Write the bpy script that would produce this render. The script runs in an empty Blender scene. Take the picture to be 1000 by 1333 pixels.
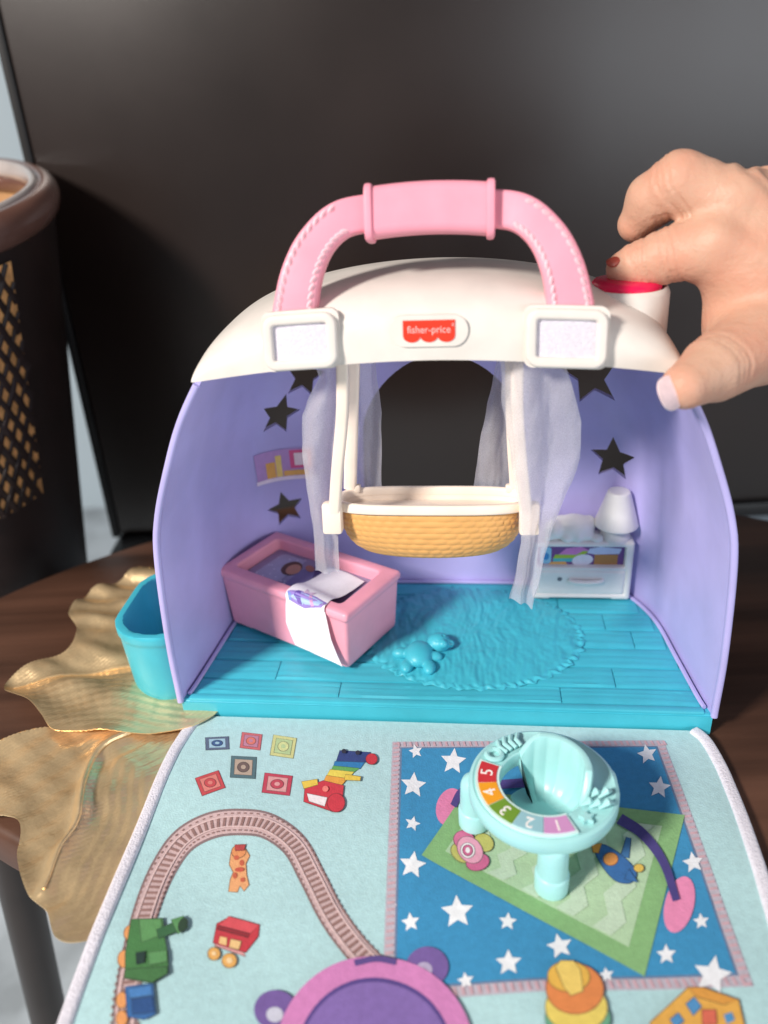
import bpy, bmesh, math, random
import numpy as np
from mathutils import Vector
from mathutils.geometry import delaunay_2d_cdt
random.seed(7); rng = np.random.default_rng(7)
SC = bpy.context.scene
COL = SC.collection
CM = 0.01                                   # everything below is written in centimetres
# ------------------------------------------------------------------ camera
CAMH, PITCH, ROLL, FPX = 23.745, 27.584, -3.102, 1045.4
cam = bpy.data.cameras.new('camera'); camo = bpy.data.objects.new('camera', cam); COL.objects.link(camo)
camo.location = (0, 0, CAMH*CM)
camo.rotation_mode = 'QUATERNION'
from mathutils import Euler, Quaternion
camo.rotation_quaternion = Euler((math.radians(90-PITCH), 0, 0)).to_quaternion() @ Quaternion((0, 0, 1), math.radians(ROLL))
cam.sensor_fit = 'VERTICAL'; cam.sensor_height = 36; cam.lens = FPX/1333*36
cam.clip_start = 0.01; cam.clip_end = 50
cam.dof.use_dof = True; cam.dof.focus_distance = 0.315; cam.dof.aperture_fstop = 6.3
SC.camera = camo
# ------------------------------------------------------------------ light
w = bpy.data.worlds.new('World'); SC.world = w; w.use_nodes = True
bg = w.node_tree.nodes['Background']; bg.inputs[0].default_value = (0.86, 0.90, 1.0, 1); bg.inputs[1].default_value = 0.18
def area(name, loc, target, size, power, color, size_y=None):
    l = bpy.data.lights.new(name, 'AREA'); l.energy = power; l.color = color; l.size = size
    if size_y: l.shape = 'RECTANGLE'; l.size_y = size_y
    o = bpy.data.objects.new(name, l); COL.objects.link(o); o.location = Vector(loc)*CM
    o.rotation_euler = (Vector(target)-Vector(loc)).to_track_quat('-Z', 'Y').to_euler(); return o
area('window_light', (-108, -60, 102), (3, 28, 8), 0.25, 40, (1.0, 0.94, 0.87))
area('panel_sheen_light', (122, -120, 32), (15, 40, 16), 1.7, 17, (0.88, 0.94, 1.0), 0.8)  # added lamp: lays a sheen on the dark panel, also front fill
SC.view_settings.view_transform = 'Standard'; SC.view_settings.look = 'None'
SC.view_settings.exposure = 0.0; SC.view_settings.gamma = 1.0
SC.cycles.max_bounces = 8; SC.cycles.transparent_max_bounces = 24

# ------------------------------------------------------------------ measuring: where a sight line of the photograph meets a real surface
_p, _r = math.radians(PITCH), math.radians(ROLL)
def ray(px, py):
    a, b = px-500, py-666.5
    x = (a*math.cos(_r)+b*math.sin(_r))/FPX; y = (-a*math.sin(_r)+b*math.cos(_r))/FPX
    return np.array([x, math.cos(_p)-y*math.sin(_p), -(math.sin(_p)+y*math.cos(_p))])
O3 = np.array([0, 0, CAMH])
def at_z(px, py, z): d = ray(px, py); return O3+d*(z-CAMH)/d[2]
def at_y(px, py, y): d = ray(px, py); return O3+d*y/d[1]
YAW, TX, TY = math.radians(-6.94), 1.793, 25.721
def toyT(V):                                # playset frame (u right, v back, w up) to the world
    V = np.asarray(V, float); c, s = math.cos(YAW), math.sin(YAW)
    return np.stack([TX+V[:, 0]*c-V[:, 1]*s, TY+V[:, 0]*s+V[:, 1]*c, V[:, 2]], 1)

# ------------------------------------------------------------------ materials
def lin(c):
    c = np.array(c)/255.0
    return tuple(np.where(c <= .04045, c/12.92, ((c+.055)/1.055)**2.4))+(1.0,)
MATS = {}
def mat(name, rgb, rough=.45, var=.06, vscale=60, bump=0., bscale=900, metal=0., sss=0., coat=0., spec=.5, sheen=0., alpha=None, var2=None):
    if name in MATS: return MATS[name]
    m = bpy.data.materials.new(name); m.use_nodes = True; nt = m.node_tree; N = nt.nodes; L = nt.links
    b = N['Principled BSDF']; base = lin(rgb)
    tc = N.new('ShaderNodeTexCoord')
    no = N.new('ShaderNodeTexNoise'); no.inputs['Scale'].default_value = vscale; no.inputs['Detail'].default_value = 5
    L.new(tc.outputs['Object'], no.inputs['Vector'])
    mx = N.new('ShaderNodeMix'); mx.data_type = 'RGBA'
    lo = tuple(x*(1-var) for x in base[:3])+(1,); hi = tuple(min(1, x*(1+var)) for x in base[:3])+(1,)
    if var2: hi = lin(var2)
    mx.inputs[6].default_value = lo; mx.inputs[7].default_value = hi
    rmp = N.new('ShaderNodeMapRange'); rmp.inputs[1].default_value = .35; rmp.inputs[2].default_value = .65
    L.new(no.outputs['Fac'], rmp.inputs[0]); L.new(rmp.outputs[0], mx.inputs[0]); L.new(mx.outputs[2], b.inputs['Base Color'])
    rr = N.new('ShaderNodeMapRange'); rr.inputs[3].default_value = max(0, rough-.07); rr.inputs[4].default_value = min(1, rough+.07)
    L.new(no.outputs['Fac'], rr.inputs[0]); L.new(rr.outputs[0], b.inputs['Roughness'])
    b.inputs['Metallic'].default_value = metal; b.inputs['Specular IOR Level'].default_value = spec
    b.inputs['Coat Weight'].default_value = coat; b.inputs['Sheen Weight'].default_value = sheen
    if sss:
        b.inputs['Subsurface Weight'].default_value = sss; b.inputs['Subsurface Radius'].default_value = (.8, .4, .26); b.inputs['Subsurface Scale'].default_value = .003
    if bump:
        n2 = N.new('ShaderNodeTexNoise'); n2.inputs['Scale'].default_value = bscale; n2.inputs['Detail'].default_value = 3
        L.new(tc.outputs['Object'], n2.inputs['Vector'])
        bp = N.new('ShaderNodeBump'); bp.inputs['Strength'].default_value = bump; bp.inputs['Distance'].default_value = .0006
        L.new(n2.outputs['Fac'], bp.inputs['Height']); L.new(bp.outputs[0], b.inputs['Normal'])
    if alpha is not None: b.inputs['Alpha'].default_value = alpha
    MATS[name] = m; return m
def plastic(name, rgb, rough=.38, **k): return mat(name, rgb, rough, var=.035, vscale=90, bump=.05, bscale=500, **k)
def cloth(rgb):
    g_ = sum(rgb)/3; rgb = [int(round((c*.86+g_*.14)*.95+200*.05)) for c in rgb]      # ink a little washed out
    return mat('fleece_%d_%d_%d' % tuple(rgb), rgb, 0.95, var=.05, vscale=420, bump=.36, bscale=1500, spec=.15, sheen=.15)
def stretch_coords(m, sx, sy, sz, rot=0.):
    nt = m.node_tree
    tc = [n for n in nt.nodes if n.bl_idname == 'ShaderNodeTexCoord'][0]
    for n in [n for n in nt.nodes if n.bl_idname == 'ShaderNodeTexNoise']:
        mp = nt.nodes.new('ShaderNodeMapping'); mp.inputs['Scale'].default_value = (sx, sy, sz); mp.inputs['Rotation'].default_value = (0, 0, rot)
        nt.links.new(tc.outputs['Object'], mp.inputs[0]); nt.links.new(mp.outputs[0], n.inputs['Vector'])

AQUA = plastic('turquoise_plastic', (66, 182, 202), .42)
LILAC = mat('lilac_plastic', (184, 176, 229), .42, var=.06, vscale=38, bump=.05, bscale=500)
WHITE = plastic('white_plastic', (226, 218, 210), .38)
PINK = plastic('pink_plastic', (243, 158, 176), .38)
CRIBPINK = plastic('crib_pink_plastic', (245, 166, 184), .36)
RED = plastic('button_red_plastic', (232, 28, 82), .25)
CREAM = plastic('cream_plastic', (247, 230, 214), .35)
TAN = plastic('tan_weave_plastic', (222, 166, 98), .5)
MINT = plastic('mint_plastic', (168, 222, 222), .36)
WEB = mat('webbing', (226, 219, 229), .9, var=.06, vscale=900, bump=.8, bscale=2200, spec=.2)
LOGO_RED = mat('logo_red', (233, 60, 38), .35, var=.02)
LOGO_WHITE = mat('logo_white', (250, 244, 240), .4, var=.02)

# ------------------------------------------------------------------ mesh helpers (all in cm)
def top(o):
    while o.parent: o = o.parent
    return o
def tag(o, label, cat, group=None):
    o['label'] = label; o['category'] = cat
    if group: o['group'] = group
    return o
def thing(name, label, cat, loc, group=None):
    o = bpy.data.objects.new(name, None); COL.objects.link(o); o.location = Vector(loc)*CM; o.empty_display_size = .01
    return tag(o, label, cat, group)
def build(name, vf, m, parent=None, smooth=True, mi=None, loc=None, weld=False):
    V, F = vf[0], vf[1]
    V = np.asarray(V, float)
    org = np.array(top(parent).location)/CM if parent else (np.array(loc) if loc is not None else np.array([V[:, 0].mean(), V[:, 1].mean(), V[:, 2].min()]))
    me = bpy.data.meshes.new(name)
    me.from_pydata([tuple(x) for x in ((V-org)*CM)], [], [tuple(int(i) for i in f) for f in F]); me.validate()
    o = bpy.data.objects.new(name, me); COL.objects.link(o)
    if parent: o.parent = parent
    else: o.location = Vector(org)*CM
    for mm in (m if isinstance(m, (list, tuple)) else [m]): me.materials.append(mm)
    if mi is not None and len(mi) == len(me.polygons): me.polygons.foreach_set('material_index', list(mi))
    bm = bmesh.new(); bm.from_mesh(me)
    if weld: bmesh.ops.remove_doubles(bm, verts=bm.verts, dist=1e-6)
    bmesh.ops.recalc_face_normals(bm, faces=bm.faces)
    bm.to_mesh(me); bm.free()
    if smooth:
        me.polygons.foreach_set('use_smooth', [True]*len(me.polygons))
        try: me.set_sharp_from_angle(angle=math.radians(42))
        except Exception: pass
    me.update(); return o
def struct(o): o['kind'] = 'structure'; return o
def stuff(o): o['kind'] = 'stuff'; return o
def join(parts):
    V = []; F = []; n = 0
    for v, f in parts:
        V.append(np.asarray(v, float)); F += [tuple(i+n for i in ff) for ff in f]; n += len(v)
    return np.concatenate(V), F
def tr(vf, fn): return fn(np.asarray(vf[0], float)), vf[1]
def box(x0, x1, y0, y1, z0, z1, r=0., seg=2):
    bm = bmesh.new(); bmesh.ops.create_cube(bm, size=1)
    for v in bm.verts: v.co = Vector((x0+(v.co.x+.5)*(x1-x0), y0+(v.co.y+.5)*(y1-y0), z0+(v.co.z+.5)*(z1-z0)))
    if r: bmesh.ops.bevel(bm, geom=list(bm.edges), offset=r, segments=seg, profile=.5, affect='EDGES')
    bm.verts.index_update()
    V = np.array([v.co[:] for v in bm.verts]); F = [tuple(v.index for v in f.verts) for f in bm.faces]; bm.free(); return V, F
def rotz(vf, deg, c=(0, 0, 0)):
    a = math.radians(deg); ca, sa = math.cos(a), math.sin(a); V = np.asarray(vf[0], float)
    return np.stack([c[0]+V[:, 0]*ca-V[:, 1]*sa, c[1]+V[:, 0]*sa+V[:, 1]*ca, c[2]+V[:, 2]], 1), vf[1]
def loft(rings, closed_ring=True, caps=True):
    n = len(rings[0]); V = np.concatenate([np.asarray(r, float) for r in rings]); F = []
    for i in range(len(rings)-1):
        for j in range(n if closed_ring else n-1):
            k = (j+1) % n; F.append((i*n+j, i*n+k, (i+1)*n+k, (i+1)*n+j))
    if caps and closed_ring: F.append(tuple(range(n))[::-1]); F.append(tuple(range((len(rings)-1)*n, len(rings)*n)))
    return V, F
def sweep(path, prof, up, closed=False, scale=None):
    P = np.asarray(path, float); prof = np.asarray(prof, float); up = np.asarray(up, float); rings = []
    for i in range(len(P)):
        if closed: t = P[(i+1) % len(P)]-P[i-1]
        else: t = P[min(i+1, len(P)-1)]-P[max(i-1, 0)]
        t = t/np.linalg.norm(t); b = up-t*(up@t); b /= np.linalg.norm(b); n = np.cross(b, t)
        s = 1 if scale is None else scale[i]
        rings.append(P[i]+np.outer(prof[:, 0]*s, n)+np.outer(prof[:, 1]*s, b))
    if closed: rings.append(rings[0]); return loft(rings, caps=False)
    return loft(rings)
def circ(r, n=10, ry=None): a = np.arange(n)*2*math.pi/n; return np.stack([np.cos(a)*r, np.sin(a)*(ry or r)], 1)
def rrect(a, b, r, k=4):
    out = []
    for cx, cy, s in ((a-r, b-r, 0), (-a+r, b-r, 90), (-a+r, -b+r, 180), (a-r, -b+r, 270)):
        for i in range(k+1):
            t = math.radians(s+90*i/k); out.append((cx+r*math.cos(t), cy+r*math.sin(t)))
    return np.array(out)
def smooth_path(pts, n):
    P = np.asarray(pts, float); m = len(P); out = []
    Q = np.vstack([2*P[0]-P[1], P, 2*P[-1]-P[-2]])
    for s in np.linspace(0, m-1, n):
        i = min(int(s), m-2); t = s-i; a, b, c, d = Q[i], Q[i+1], Q[i+2], Q[i+3]
        out.append(.5*((2*b)+(-a+c)*t+(2*a-5*b+4*c-d)*t*t+(-a+3*b-3*c+d)*t**3))
    return np.array(out)
def smooth_loop(pts, n):
    P = np.asarray(pts, float); m = len(P); out = []
    for s in np.linspace(0, m, n, endpoint=False):
        i = int(s); t = s-i; a, b, c, d = P[(i-1) % m], P[i % m], P[(i+1) % m], P[(i+2) % m]
        out.append(.5*((2*b)+(-a+c)*t+(2*a-5*b+4*c-d)*t*t+(-a+3*b-3*c+d)*t**3))
    return np.array(out)
def tube(path, r, up=(0, 0, 1), n=10, closed=False, scale=None): return sweep(path, circ(r, n), up, closed, scale)
def lathe(prof, n=48, c=(0, 0, 0), a0=0, a1=360):
    full = abs(a1-a0) >= 360; k = n if full else n+1
    A = [math.radians(a0+(a1-a0)*i/n) for i in range(k)]; m = len(prof)
    V = [(c[0]+r*math.cos(a), c[1]+r*math.sin(a), c[2]+z) for a in A for r, z in prof]; F = []
    for i in range(n):
        j = (i+1) % k
        for q in range(m-1): F.append((i*m+q, j*m+q, j*m+q+1, i*m+q+1))
    return np.array(V), F
def resample(poly, step):
    P = np.asarray(poly, float); out = []
    for i in range(len(P)):
        a, b = P[i], P[(i+1) % len(P)]; n = max(1, int(math.ceil(np.linalg.norm(b-a)/step)))
        for k in range(n): out.append(a+(b-a)*k/n)
    return np.array(out)
def inside(P, poly):
    P = np.asarray(P, float); x, y = P[:, 0], P[:, 1]; r = np.zeros(len(P), bool); n = len(poly); j = n-1
    for i in range(n):
        xi, yi = poly[i]; xj, yj = poly[j]
        if yi != yj:
            c = ((yi > y) != (yj > y)) & (x < (xj-xi)*(y-yi)/(yj-yi)+xi); r ^= c
        j = i
    return r
def sheet2d(outline, holes=(), step=.5):
    """flat triangulation with inner points, so that it can be bent"""
    loops = [resample(outline, step)]+[resample(h, step) for h in holes]
    pts = []; edges = []
    for lp in loops:
        n0 = len(pts); pts += [tuple(p) for p in lp]; edges += [(n0+i, n0+(i+1) % len(lp)) for i in range(len(lp))]
    B = np.array(pts); lo, hi = B.min(0), B.max(0)
    gx, gy = np.meshgrid(np.arange(lo[0]+step*.5, hi[0], step), np.arange(lo[1]+step*.5, hi[1], step)); G = np.stack([gx.ravel(), gy.ravel()], 1)
    if len(G):
        ok = inside(G, loops[0])
        for h in loops[1:]: ok &= ~inside(G, h)
        G = G[ok]
        if len(G):
            keep = np.ones(len(G), bool)
            for i in range(0, len(B), 400):
                d = ((G[:, None]-B[None, i:i+400])**2).sum(2).min(1); keep &= d > (step*.35)**2
            pts += [tuple(p) for p in G[keep]]
    r = delaunay_2d_cdt([Vector(p) for p in pts], edges, [], 0, 1e-5)
    V = np.array([v[:] for v in r[0]]); F = [tuple(f) for f in r[2]]
    C = np.array([V[list(f)].mean(0) for f in F]); ok = inside(C, loops[0])
    for h in loops[1:]: ok &= ~inside(C, h)
    return V, [f for f, k in zip(F, ok) if k]
def solid(V, F, N, t):
    """closed shell between V and V+N*t"""
    n = len(V); F = list(F); cnt = {}
    for f in F:
        for a, b in zip(f, f[1:]+f[:1]): cnt[(a, b)] = 1
    G = F+[tuple(i+n for i in f[::-1]) for f in F]
    for (a, b) in cnt:
        if (b, a) not in cnt: G.append((b, a, a+n, b+n))
    return np.concatenate([V, V+N*t]), G
def prism(poly, z0, z1, step=99):
    V, F = sheet2d(poly, (), step); V3 = np.c_[V, np.full(len(V), z0)]
    return solid(V3, F, np.tile([0, 0, 1.], (len(V), 1)), z1-z0)
def star(cx, cy, R, rot=90, k=.5, rnd=0):
    return [(cx+(R if i % 2 == 0 else R*k)*math.cos(math.radians(rot+36*i)), cy+(R if i % 2 == 0 else R*k)*math.sin(math.radians(rot+36*i))) for i in range(10)]
def nets(f, lo, hi, h):
    """surface nets of a distance function"""
    lo = np.array(lo, float); n = np.ceil((np.array(hi)-lo)/h).astype(int)+1
    ax = [lo[i]+np.arange(n[i])*h for i in range(3)]
    P = np.stack(np.meshgrid(*ax, indexing='ij'), -1).reshape(-1, 3)
    D = np.concatenate([f(P[i:i+200000]) for i in range(0, len(P), 200000)]).reshape(n)
    S = D < 0; acc = np.zeros(tuple(n-1)+(3,)); cnt = np.zeros(tuple(n-1))
    for axis in range(3):
        o1, o2 = [a for a in range(3) if a != axis]
        sl0 = [slice(None)]*3; sl1 = [slice(None)]*3; sl0[axis] = slice(0, -1); sl1[axis] = slice(1, None)
        d0, d1 = D[tuple(sl0)], D[tuple(sl1)]; cr = (d0 < 0) != (d1 < 0)
        t = np.where(cr, d0/np.where(cr, d0-d1, 1), 0)
        for a in (0, 1):
            for b in (0, 1):
                s = [slice(None)]*3; s[o1] = slice(a, a+n[o1]-1); s[o2] = slice(b, b+n[o2]-1)
                c = cr[tuple(s)]; tt = t[tuple(s)]; cnt += c
                acc[..., axis] += np.where(c, tt, 0); acc[..., o1] += c*a; acc[..., o2] += c*b
    m = cnt > 0; idx = -np.ones(tuple(n-1), int); idx[m] = np.arange(m.sum())
    ijk = np.argwhere(m); V = lo+(ijk+acc[m]/cnt[m][:, None])*h; F = []
    for axis in range(3):
        o1, o2 = [(1, 2), (2, 0), (0, 1)][axis]
        sl0 = [slice(None)]*3; sl1 = [slice(None)]*3; sl0[axis] = slice(0, -1); sl1[axis] = slice(1, None)
        cr = S[tuple(sl0)] != S[tuple(sl1)]
        for e in np.argwhere(cr):
            if e[o1] < 1 or e[o2] < 1 or e[o1] >= n[o1]-1 or e[o2] >= n[o2]-1: continue
            q = []
            for a, b in ((0, 0), (-1, 0), (-1, -1), (0, -1)):
                c = e.copy(); c[o1] += a; c[o2] += b; q.append(idx[tuple(c)])
            if not S[tuple(e)]: q = q[::-1]
            F.append(tuple(q))
    return V, F
def sd_cap(P, a, b, ra, rb):
    a, b = np.array(a, float), np.array(b, float); ab = b-a; t = np.clip((P-a)@ab/(ab@ab+1e-9), 0, 1)
    return np.linalg.norm(P-a-t[:, None]*ab, axis=1)-(ra+t*(rb-ra))
def sd_box(P, c, h, r):
    q = np.abs(P-np.array(c))-np.array(h)+r
    return np.linalg.norm(np.maximum(q, 0), axis=1)+np.minimum(q.max(1), 0)-r
def sd_ell(P, c, rad):
    rad = np.array(rad); q = (P-np.array(c))/rad; k = np.linalg.norm(q, axis=1); return (k-1)*rad.min()
def smin(a, b, k): h = np.clip(.5+.5*(b-a)/k, 0, 1); return b*(1-h)+a*h-k*h*(1-h)
def text_mesh(body, size, depth=.01):
    cu = bpy.data.curves.new('lettering', 'FONT'); cu.body = body; cu.size = size; cu.extrude = depth; cu.align_x = 'CENTER'; cu.align_y = 'CENTER'; cu.resolution_u = 3
    o = bpy.data.objects.new('lettering', cu); COL.objects.link(o)
    dg = bpy.context.evaluated_depsgraph_get(); me = bpy.data.meshes.new_from_object(o.evaluated_get(dg))
    V = np.array([v.co[:] for v in me.vertices]); F = [tuple(p.vertices) for p in me.polygons]
    bpy.data.objects.remove(o); bpy.data.meshes.remove(me); return V, F
def noise2(x, y, s=1.):
    return (np.sin(x*1.7*s+1.3*np.sin(y*1.1*s))+np.sin(y*2.1*s+1.7*np.sin(x*.9*s)+2)+.5*np.sin((x+y)*3.7*s+1)+.5*np.sin((x-y)*4.3*s))/3

# ================================================================== the room behind
FLOORM = mat('pale_carpet', (176, 183, 188), .95, var=.25, vscale=14, bump=.8, bscale=120)
WALLM = mat('pale_wall_paint', (198, 212, 220), .8, var=.03, vscale=3)
struct(build('floor', box(-250, 260, -220, 150, -52, -50), FLOORM, smooth=False))
struct(build('wall', box(-250, 260, 150, 156, -50, 150), WALLM, smooth=False))
# dark upright panel
PANELM = mat('dark_brown_laminate', (31, 20, 16), .33, var=.18, vscale=7, bump=.12, bscale=1400, spec=.7)
pan = thing('dark_panel', 'large dark brown upright panel filling the background behind the playset', 'panel', (10, 57.5, -6.5))
build('board', box(-21.0, 52, 56, 58.6, -6.3, 62, .25), PANELM, pan)
TRIM = mat('black_edge_trim', (18, 16, 17), .5)
build('edge_trim', box(-21.6, -21.0, 55.9, 58.7, -6.5, 62, .15), TRIM, pan)
build('bottom_rail', box(-21.0, 52, 55.6, 58.8, -7.6, -6.3, .3), TRIM, pan)
build('leg', box(-22.0, -18.5, 55.4, 59, -50, -7.6, .3), TRIM, pan)
build('leg', box(48, 51.5, 55.4, 59, -50, -7.6, .3), TRIM, pan)

# side table
WOODM = mat('dark_walnut', (80, 54, 42), .42, var=.5, vscale=26, bump=.12, bscale=200, spec=.35)
stretch_coords(WOODM, .12, 1.6, 1, math.radians(-42))
tb = thing('side_table', 'dark wooden side table under the playset and gold leaves', 'table', (5, 28, -50))
tx_, ty_, ta, tb2 = 3.0, 32.3, 27.6, 16.6
def oval(d, n=120): t = np.arange(n)*2*math.pi/n; c, q = np.cos(t), np.sin(t); return np.stack([tx_+(ta+d)*np.sign(c)*np.abs(c)**1.22, ty_+(tb2+d)*np.sign(q)*np.abs(q)**1.22], 1)
build('tabletop', loft([np.c_[oval(d), np.full(120, z)] for d, z in ((-1.2, -2.2), (-.3, -2.15), (0, -1.9), (.05, -1.1), (0, -.35), (-.12, -.12), (-.35, -.02))]), WOODM, tb)
LEGM = mat('black_brown_leg', (44, 36, 33), .35, var=.15, vscale=30)
lg0, lg1 = at_y(24, 1150, 28), at_y(66, 1333, 28); ld = (lg1-lg0)/(lg0[2]-lg1[2])
for sx, sy in ((1, 1), (-1, 1), (1, -1), (-1, -1)):
    P = [lg0+ld*(lg0[2]-z) for z in (-2.2, -18, -34, -50)]
    P = [(p[0] if sx > 0 else 2*tx_-p[0], p[1] if sy > 0 else 2*ty_-p[1]+6, p[2]) for p in P]
    build('leg', tube(P, .98, (0, 1, 0), 18), LEGM, tb)

# waste basket
hb = thing('waste_basket', 'dark brown tapered basket with a glossy rim and woven lattice', 'basket', (-26.4, 48, -50))
HM = mat('dark_brown_weave', (33, 18, 14), .5, var=.2, vscale=40)
HRIM = mat('glossy_brown_rim', (108, 76, 66), .2, var=.15, vscale=30, coat=.5)
HIN = mat('tan_basket_lining', (188, 140, 92), .7, var=.2, vscale=40, bump=.5)
HL = mat('golden_cane', (216, 160, 100), .45, var=.3, vscale=120)
TILT = math.radians(9)
def tiltH(V):
    V = np.asarray(V, float); c, s = math.cos(TILT), math.sin(TILT)
    y, z = V[:, 1], V[:, 2]
    return np.stack([V[:, 0]-27.2, 49+y*c+z*s*.9, 19.6+z*c+y*s*1.1], 1)
RH = 9.2
def hr(z): return RH*(1+.012*z*.75)          # tapering towards the bottom
build('body', tr(lathe([(hr(z)-.15, z) for z in (-1.5, -4, -8, -14, -20, -28, -34)]+[(.1, -34)], 64), tiltH), HM, hb)
build('lining', tr(lathe([(hr(z)-.5, z) for z in (-.6, -4, -8, -14, -20, -28, -33)]+[(.1, -33)], 64), tiltH), HIN, hb)
rp = [(RH-.55+.75*math.cos(t), -.75+1.0*math.sin(t)) for t in np.linspace(0, 2*math.pi, 25)]
build('rim', tr(lathe(rp, 96), tiltH), HRIM, hb)
HGLINT = mat('painted_rim_highlight', (176, 166, 162), .15, var=.15, vscale=30, coat=.6)  # bright reflection on the rim, put into the colour of an added ring
build('rim_highlight', tr(lathe([(RH-1.2+.3*math.cos(t), -.15+.5*math.sin(t)) for t in np.linspace(0, 2*math.pi, 17)], 96), tiltH), HGLINT, hb)
def cyl(a, z, off): r = hr(z)+off; return np.array([r*math.cos(math.radians(a)), r*math.sin(math.radians(a)), z])
ZA, ZB, AA, AB = -2.2, -15.5, -130, -27
g = [[cyl(a, z, .03) for a in np.linspace(AA, AB, 40)] for z in np.linspace(ZA, ZB, 20)]
build('cane_lining', tr((np.array(g).reshape(-1, 3), [(i*40+k, i*40+k+1, (i+1)*40+k+1, (i+1)*40+k) for i in range(19) for k in range(39)]), tiltH), HL, hb)
cn = []
for sg in (-1, 1):
    for k in range(-6, 27):
        a0 = AA+k*5.6; P = []
        for t in np.linspace(0, 1, 26):
            a = a0+sg*(t-.5)*44; z = ZA+(ZB-ZA)*t
            if AA-1 < a < AB+1: P.append(cyl(a, z, .10+.05*sg*math.sin(t*60)))
        if len(P) > 2:
            nn = P[len(P)//2]*[1, 1, 0]; cn.append(sweep(P, rrect(.12+random.uniform(-.02, .04), .06, .04, 2), nn/np.linalg.norm(nn), scale=np.linspace(.9, 1.5, len(P)) if True else None))
stuff(build('cane_lattice', tr(join(cn), tiltH), HM, hb))

# ================================================================== gold leaf trays
GOLD = mat('brushed_gold', (240, 208, 160), .33, var=.10, vscale=70, bump=.2, bscale=700, metal=.68)
_n = GOLD.node_tree; _w = _n.nodes.new('ShaderNodeTexWave'); _w.inputs['Scale'].default_value = 190; _w.inputs['Distortion'].default_value = 5; _w.inputs['Detail'].default_value = 2; _w.inputs['Detail Scale'].default_value = .6
_tc = [x for x in _n.nodes if x.bl_idname == 'ShaderNodeTexCoord'][0]; _mp = _n.nodes.new('ShaderNodeMapping'); _mp.inputs['Rotation'].default_value = (0, 0, .9); _n.links.new(_tc.outputs['Object'], _mp.inputs[0]); _n.links.new(_mp.outputs[0], _w.inputs['Vector'])
_b2 = _n.nodes.new('ShaderNodeBump'); _b2.inputs['Strength'].default_value = .14; _b2.inputs['Distance'].default_value = .0004; _n.links.new(_w.outputs['Fac'], _b2.inputs['Height'])
_b1 = [x for x in _n.nodes if x.bl_idname == 'ShaderNodeBump' and x != _b2][0]; _n.links.new(_b1.outputs[0], _b2.inputs['Normal']); _n.links.new(_b2.outputs[0], _n.nodes['Principled BSDF'].inputs['Normal'])
def leaf(name, label, outline_px, rib_px, hfun, z0=.12):
    out = smooth_loop([at_z(x, y, .3)[:2] for x, y in outline_px], len(outline_px)*9)
    rib = smooth_path([at_z(x, y, .3)[:2] for x, y in rib_px], 60)
    V, F = sheet2d(out, (), .11)
    d = ((V[:, None]-rib[None])**2).sum(2); near = d.argmin(1); dist = np.sqrt(d.min(1)); s = near/60.0
    B = resample(out, .3); edge = np.sqrt(np.concatenate([((V[i:i+800, None]-B[None])**2).sum(2).min(1) for i in range(0, len(V), 800)]))
    t = rib[np.minimum(near+1, 59)]-rib[np.maximum(near-1, 0)]; dv = V-rib[near]; side = np.sign(t[:, 0]*dv[:, 1]-t[:, 1]*dv[:, 0])
    vein = np.sin((s*34+dist*1.1)*2*math.pi*.5)
    h = z0+hfun(V, s, dist, side, edge)+.006*vein*np.clip(dist*1.5-.4, 0, 1)*np.clip(edge*2, 0, 1)+np.where(side > 0, .018*np.sin(dist*15), .02*np.sin(s*44-dist*5))*np.clip(dist*2-.5, 0, 1)*np.clip(edge*2, 0, 1)
    V3 = np.c_[V, np.maximum(h, z0*.5)]
    o = build(name, solid(V3, F, np.tile([0, 0, -1.], (len(V), 1)), .05), GOLD)
    tag(o, label, 'leaf tray', 'gold leaf trays'); 
    rb = np.c_[rib, np.zeros(60)]
    for i in range(60): rb[i, 2] = V3[((V-rib[i])**2).sum(1).argmin(), 2]+.02
    build('midrib', tube(rb, .12, (0, 0, 1), 8, scale=np.linspace(1.2, .35, 60)), GOLD, o)
    return o
def h_low(V, s, dist, side, edge):
    # pressed metal fold along the midrib, rim turned slightly up
    fade = np.clip((-(V[:, 0]+9.2))/2.2, 0, 1)
    fold = .34*np.exp(-(dist/.28)**2)*np.clip(1.2-abs(s-.55)*1.4, 0, 1)
    return fade*(.25+fold+.16*np.exp(-edge/.35)+.13*noise2(V[:, 0], V[:, 1], .9))
def h_up(V, s, dist, side, edge):
    fade = np.clip((-(V[:, 0]+10.3))/2.0, 0, 1)
    return fade*(.34+.2*noise2(V[:, 0]+3, V[:, 1], .5)+.16*np.exp(-edge/.4)+.09*np.sin(V[:, 0]*1.2+V[:, 1]*2.6)+.10*np.sin(V[:, 1]*4.5)*np.clip((V[:, 1]-31)/4, 0, 1)-.3*np.exp(-(dist/.6)**2))+.18
leaf('gold_leaf_tray', 'nearer gold leaf tray with folded midrib beside the white hem of the play mat',
     [(250, 940), (150, 945), (60, 952), (-40, 985), (-90, 1030), (-40, 1066), (10, 1066), (28, 1078), (24, 1120), (38, 1168), (62, 1190), (75, 1226), (108, 1226), (170, 1190), (250, 1100)],
     [(170, 958), (128, 985), (112, 1030), (105, 1075), (82, 1115), (60, 1165)], h_low)
leaf('gold_leaf_tray', 'farther gold leaf tray with wavy lobes beside the turquoise cup',
     [(300, 900), (300, 800), (200, 752), (160, 764), (140, 775), (118, 786), (94, 812), (104, 832), (92, 858), (50, 876), (14, 896), (12, 912), (40, 926), (58, 944), (72, 962), (100, 964), (170, 962), (260, 945)],
     [(270, 880), (190, 872), (120, 880), (60, 893), (20, 902)], h_up, .3)

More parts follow.
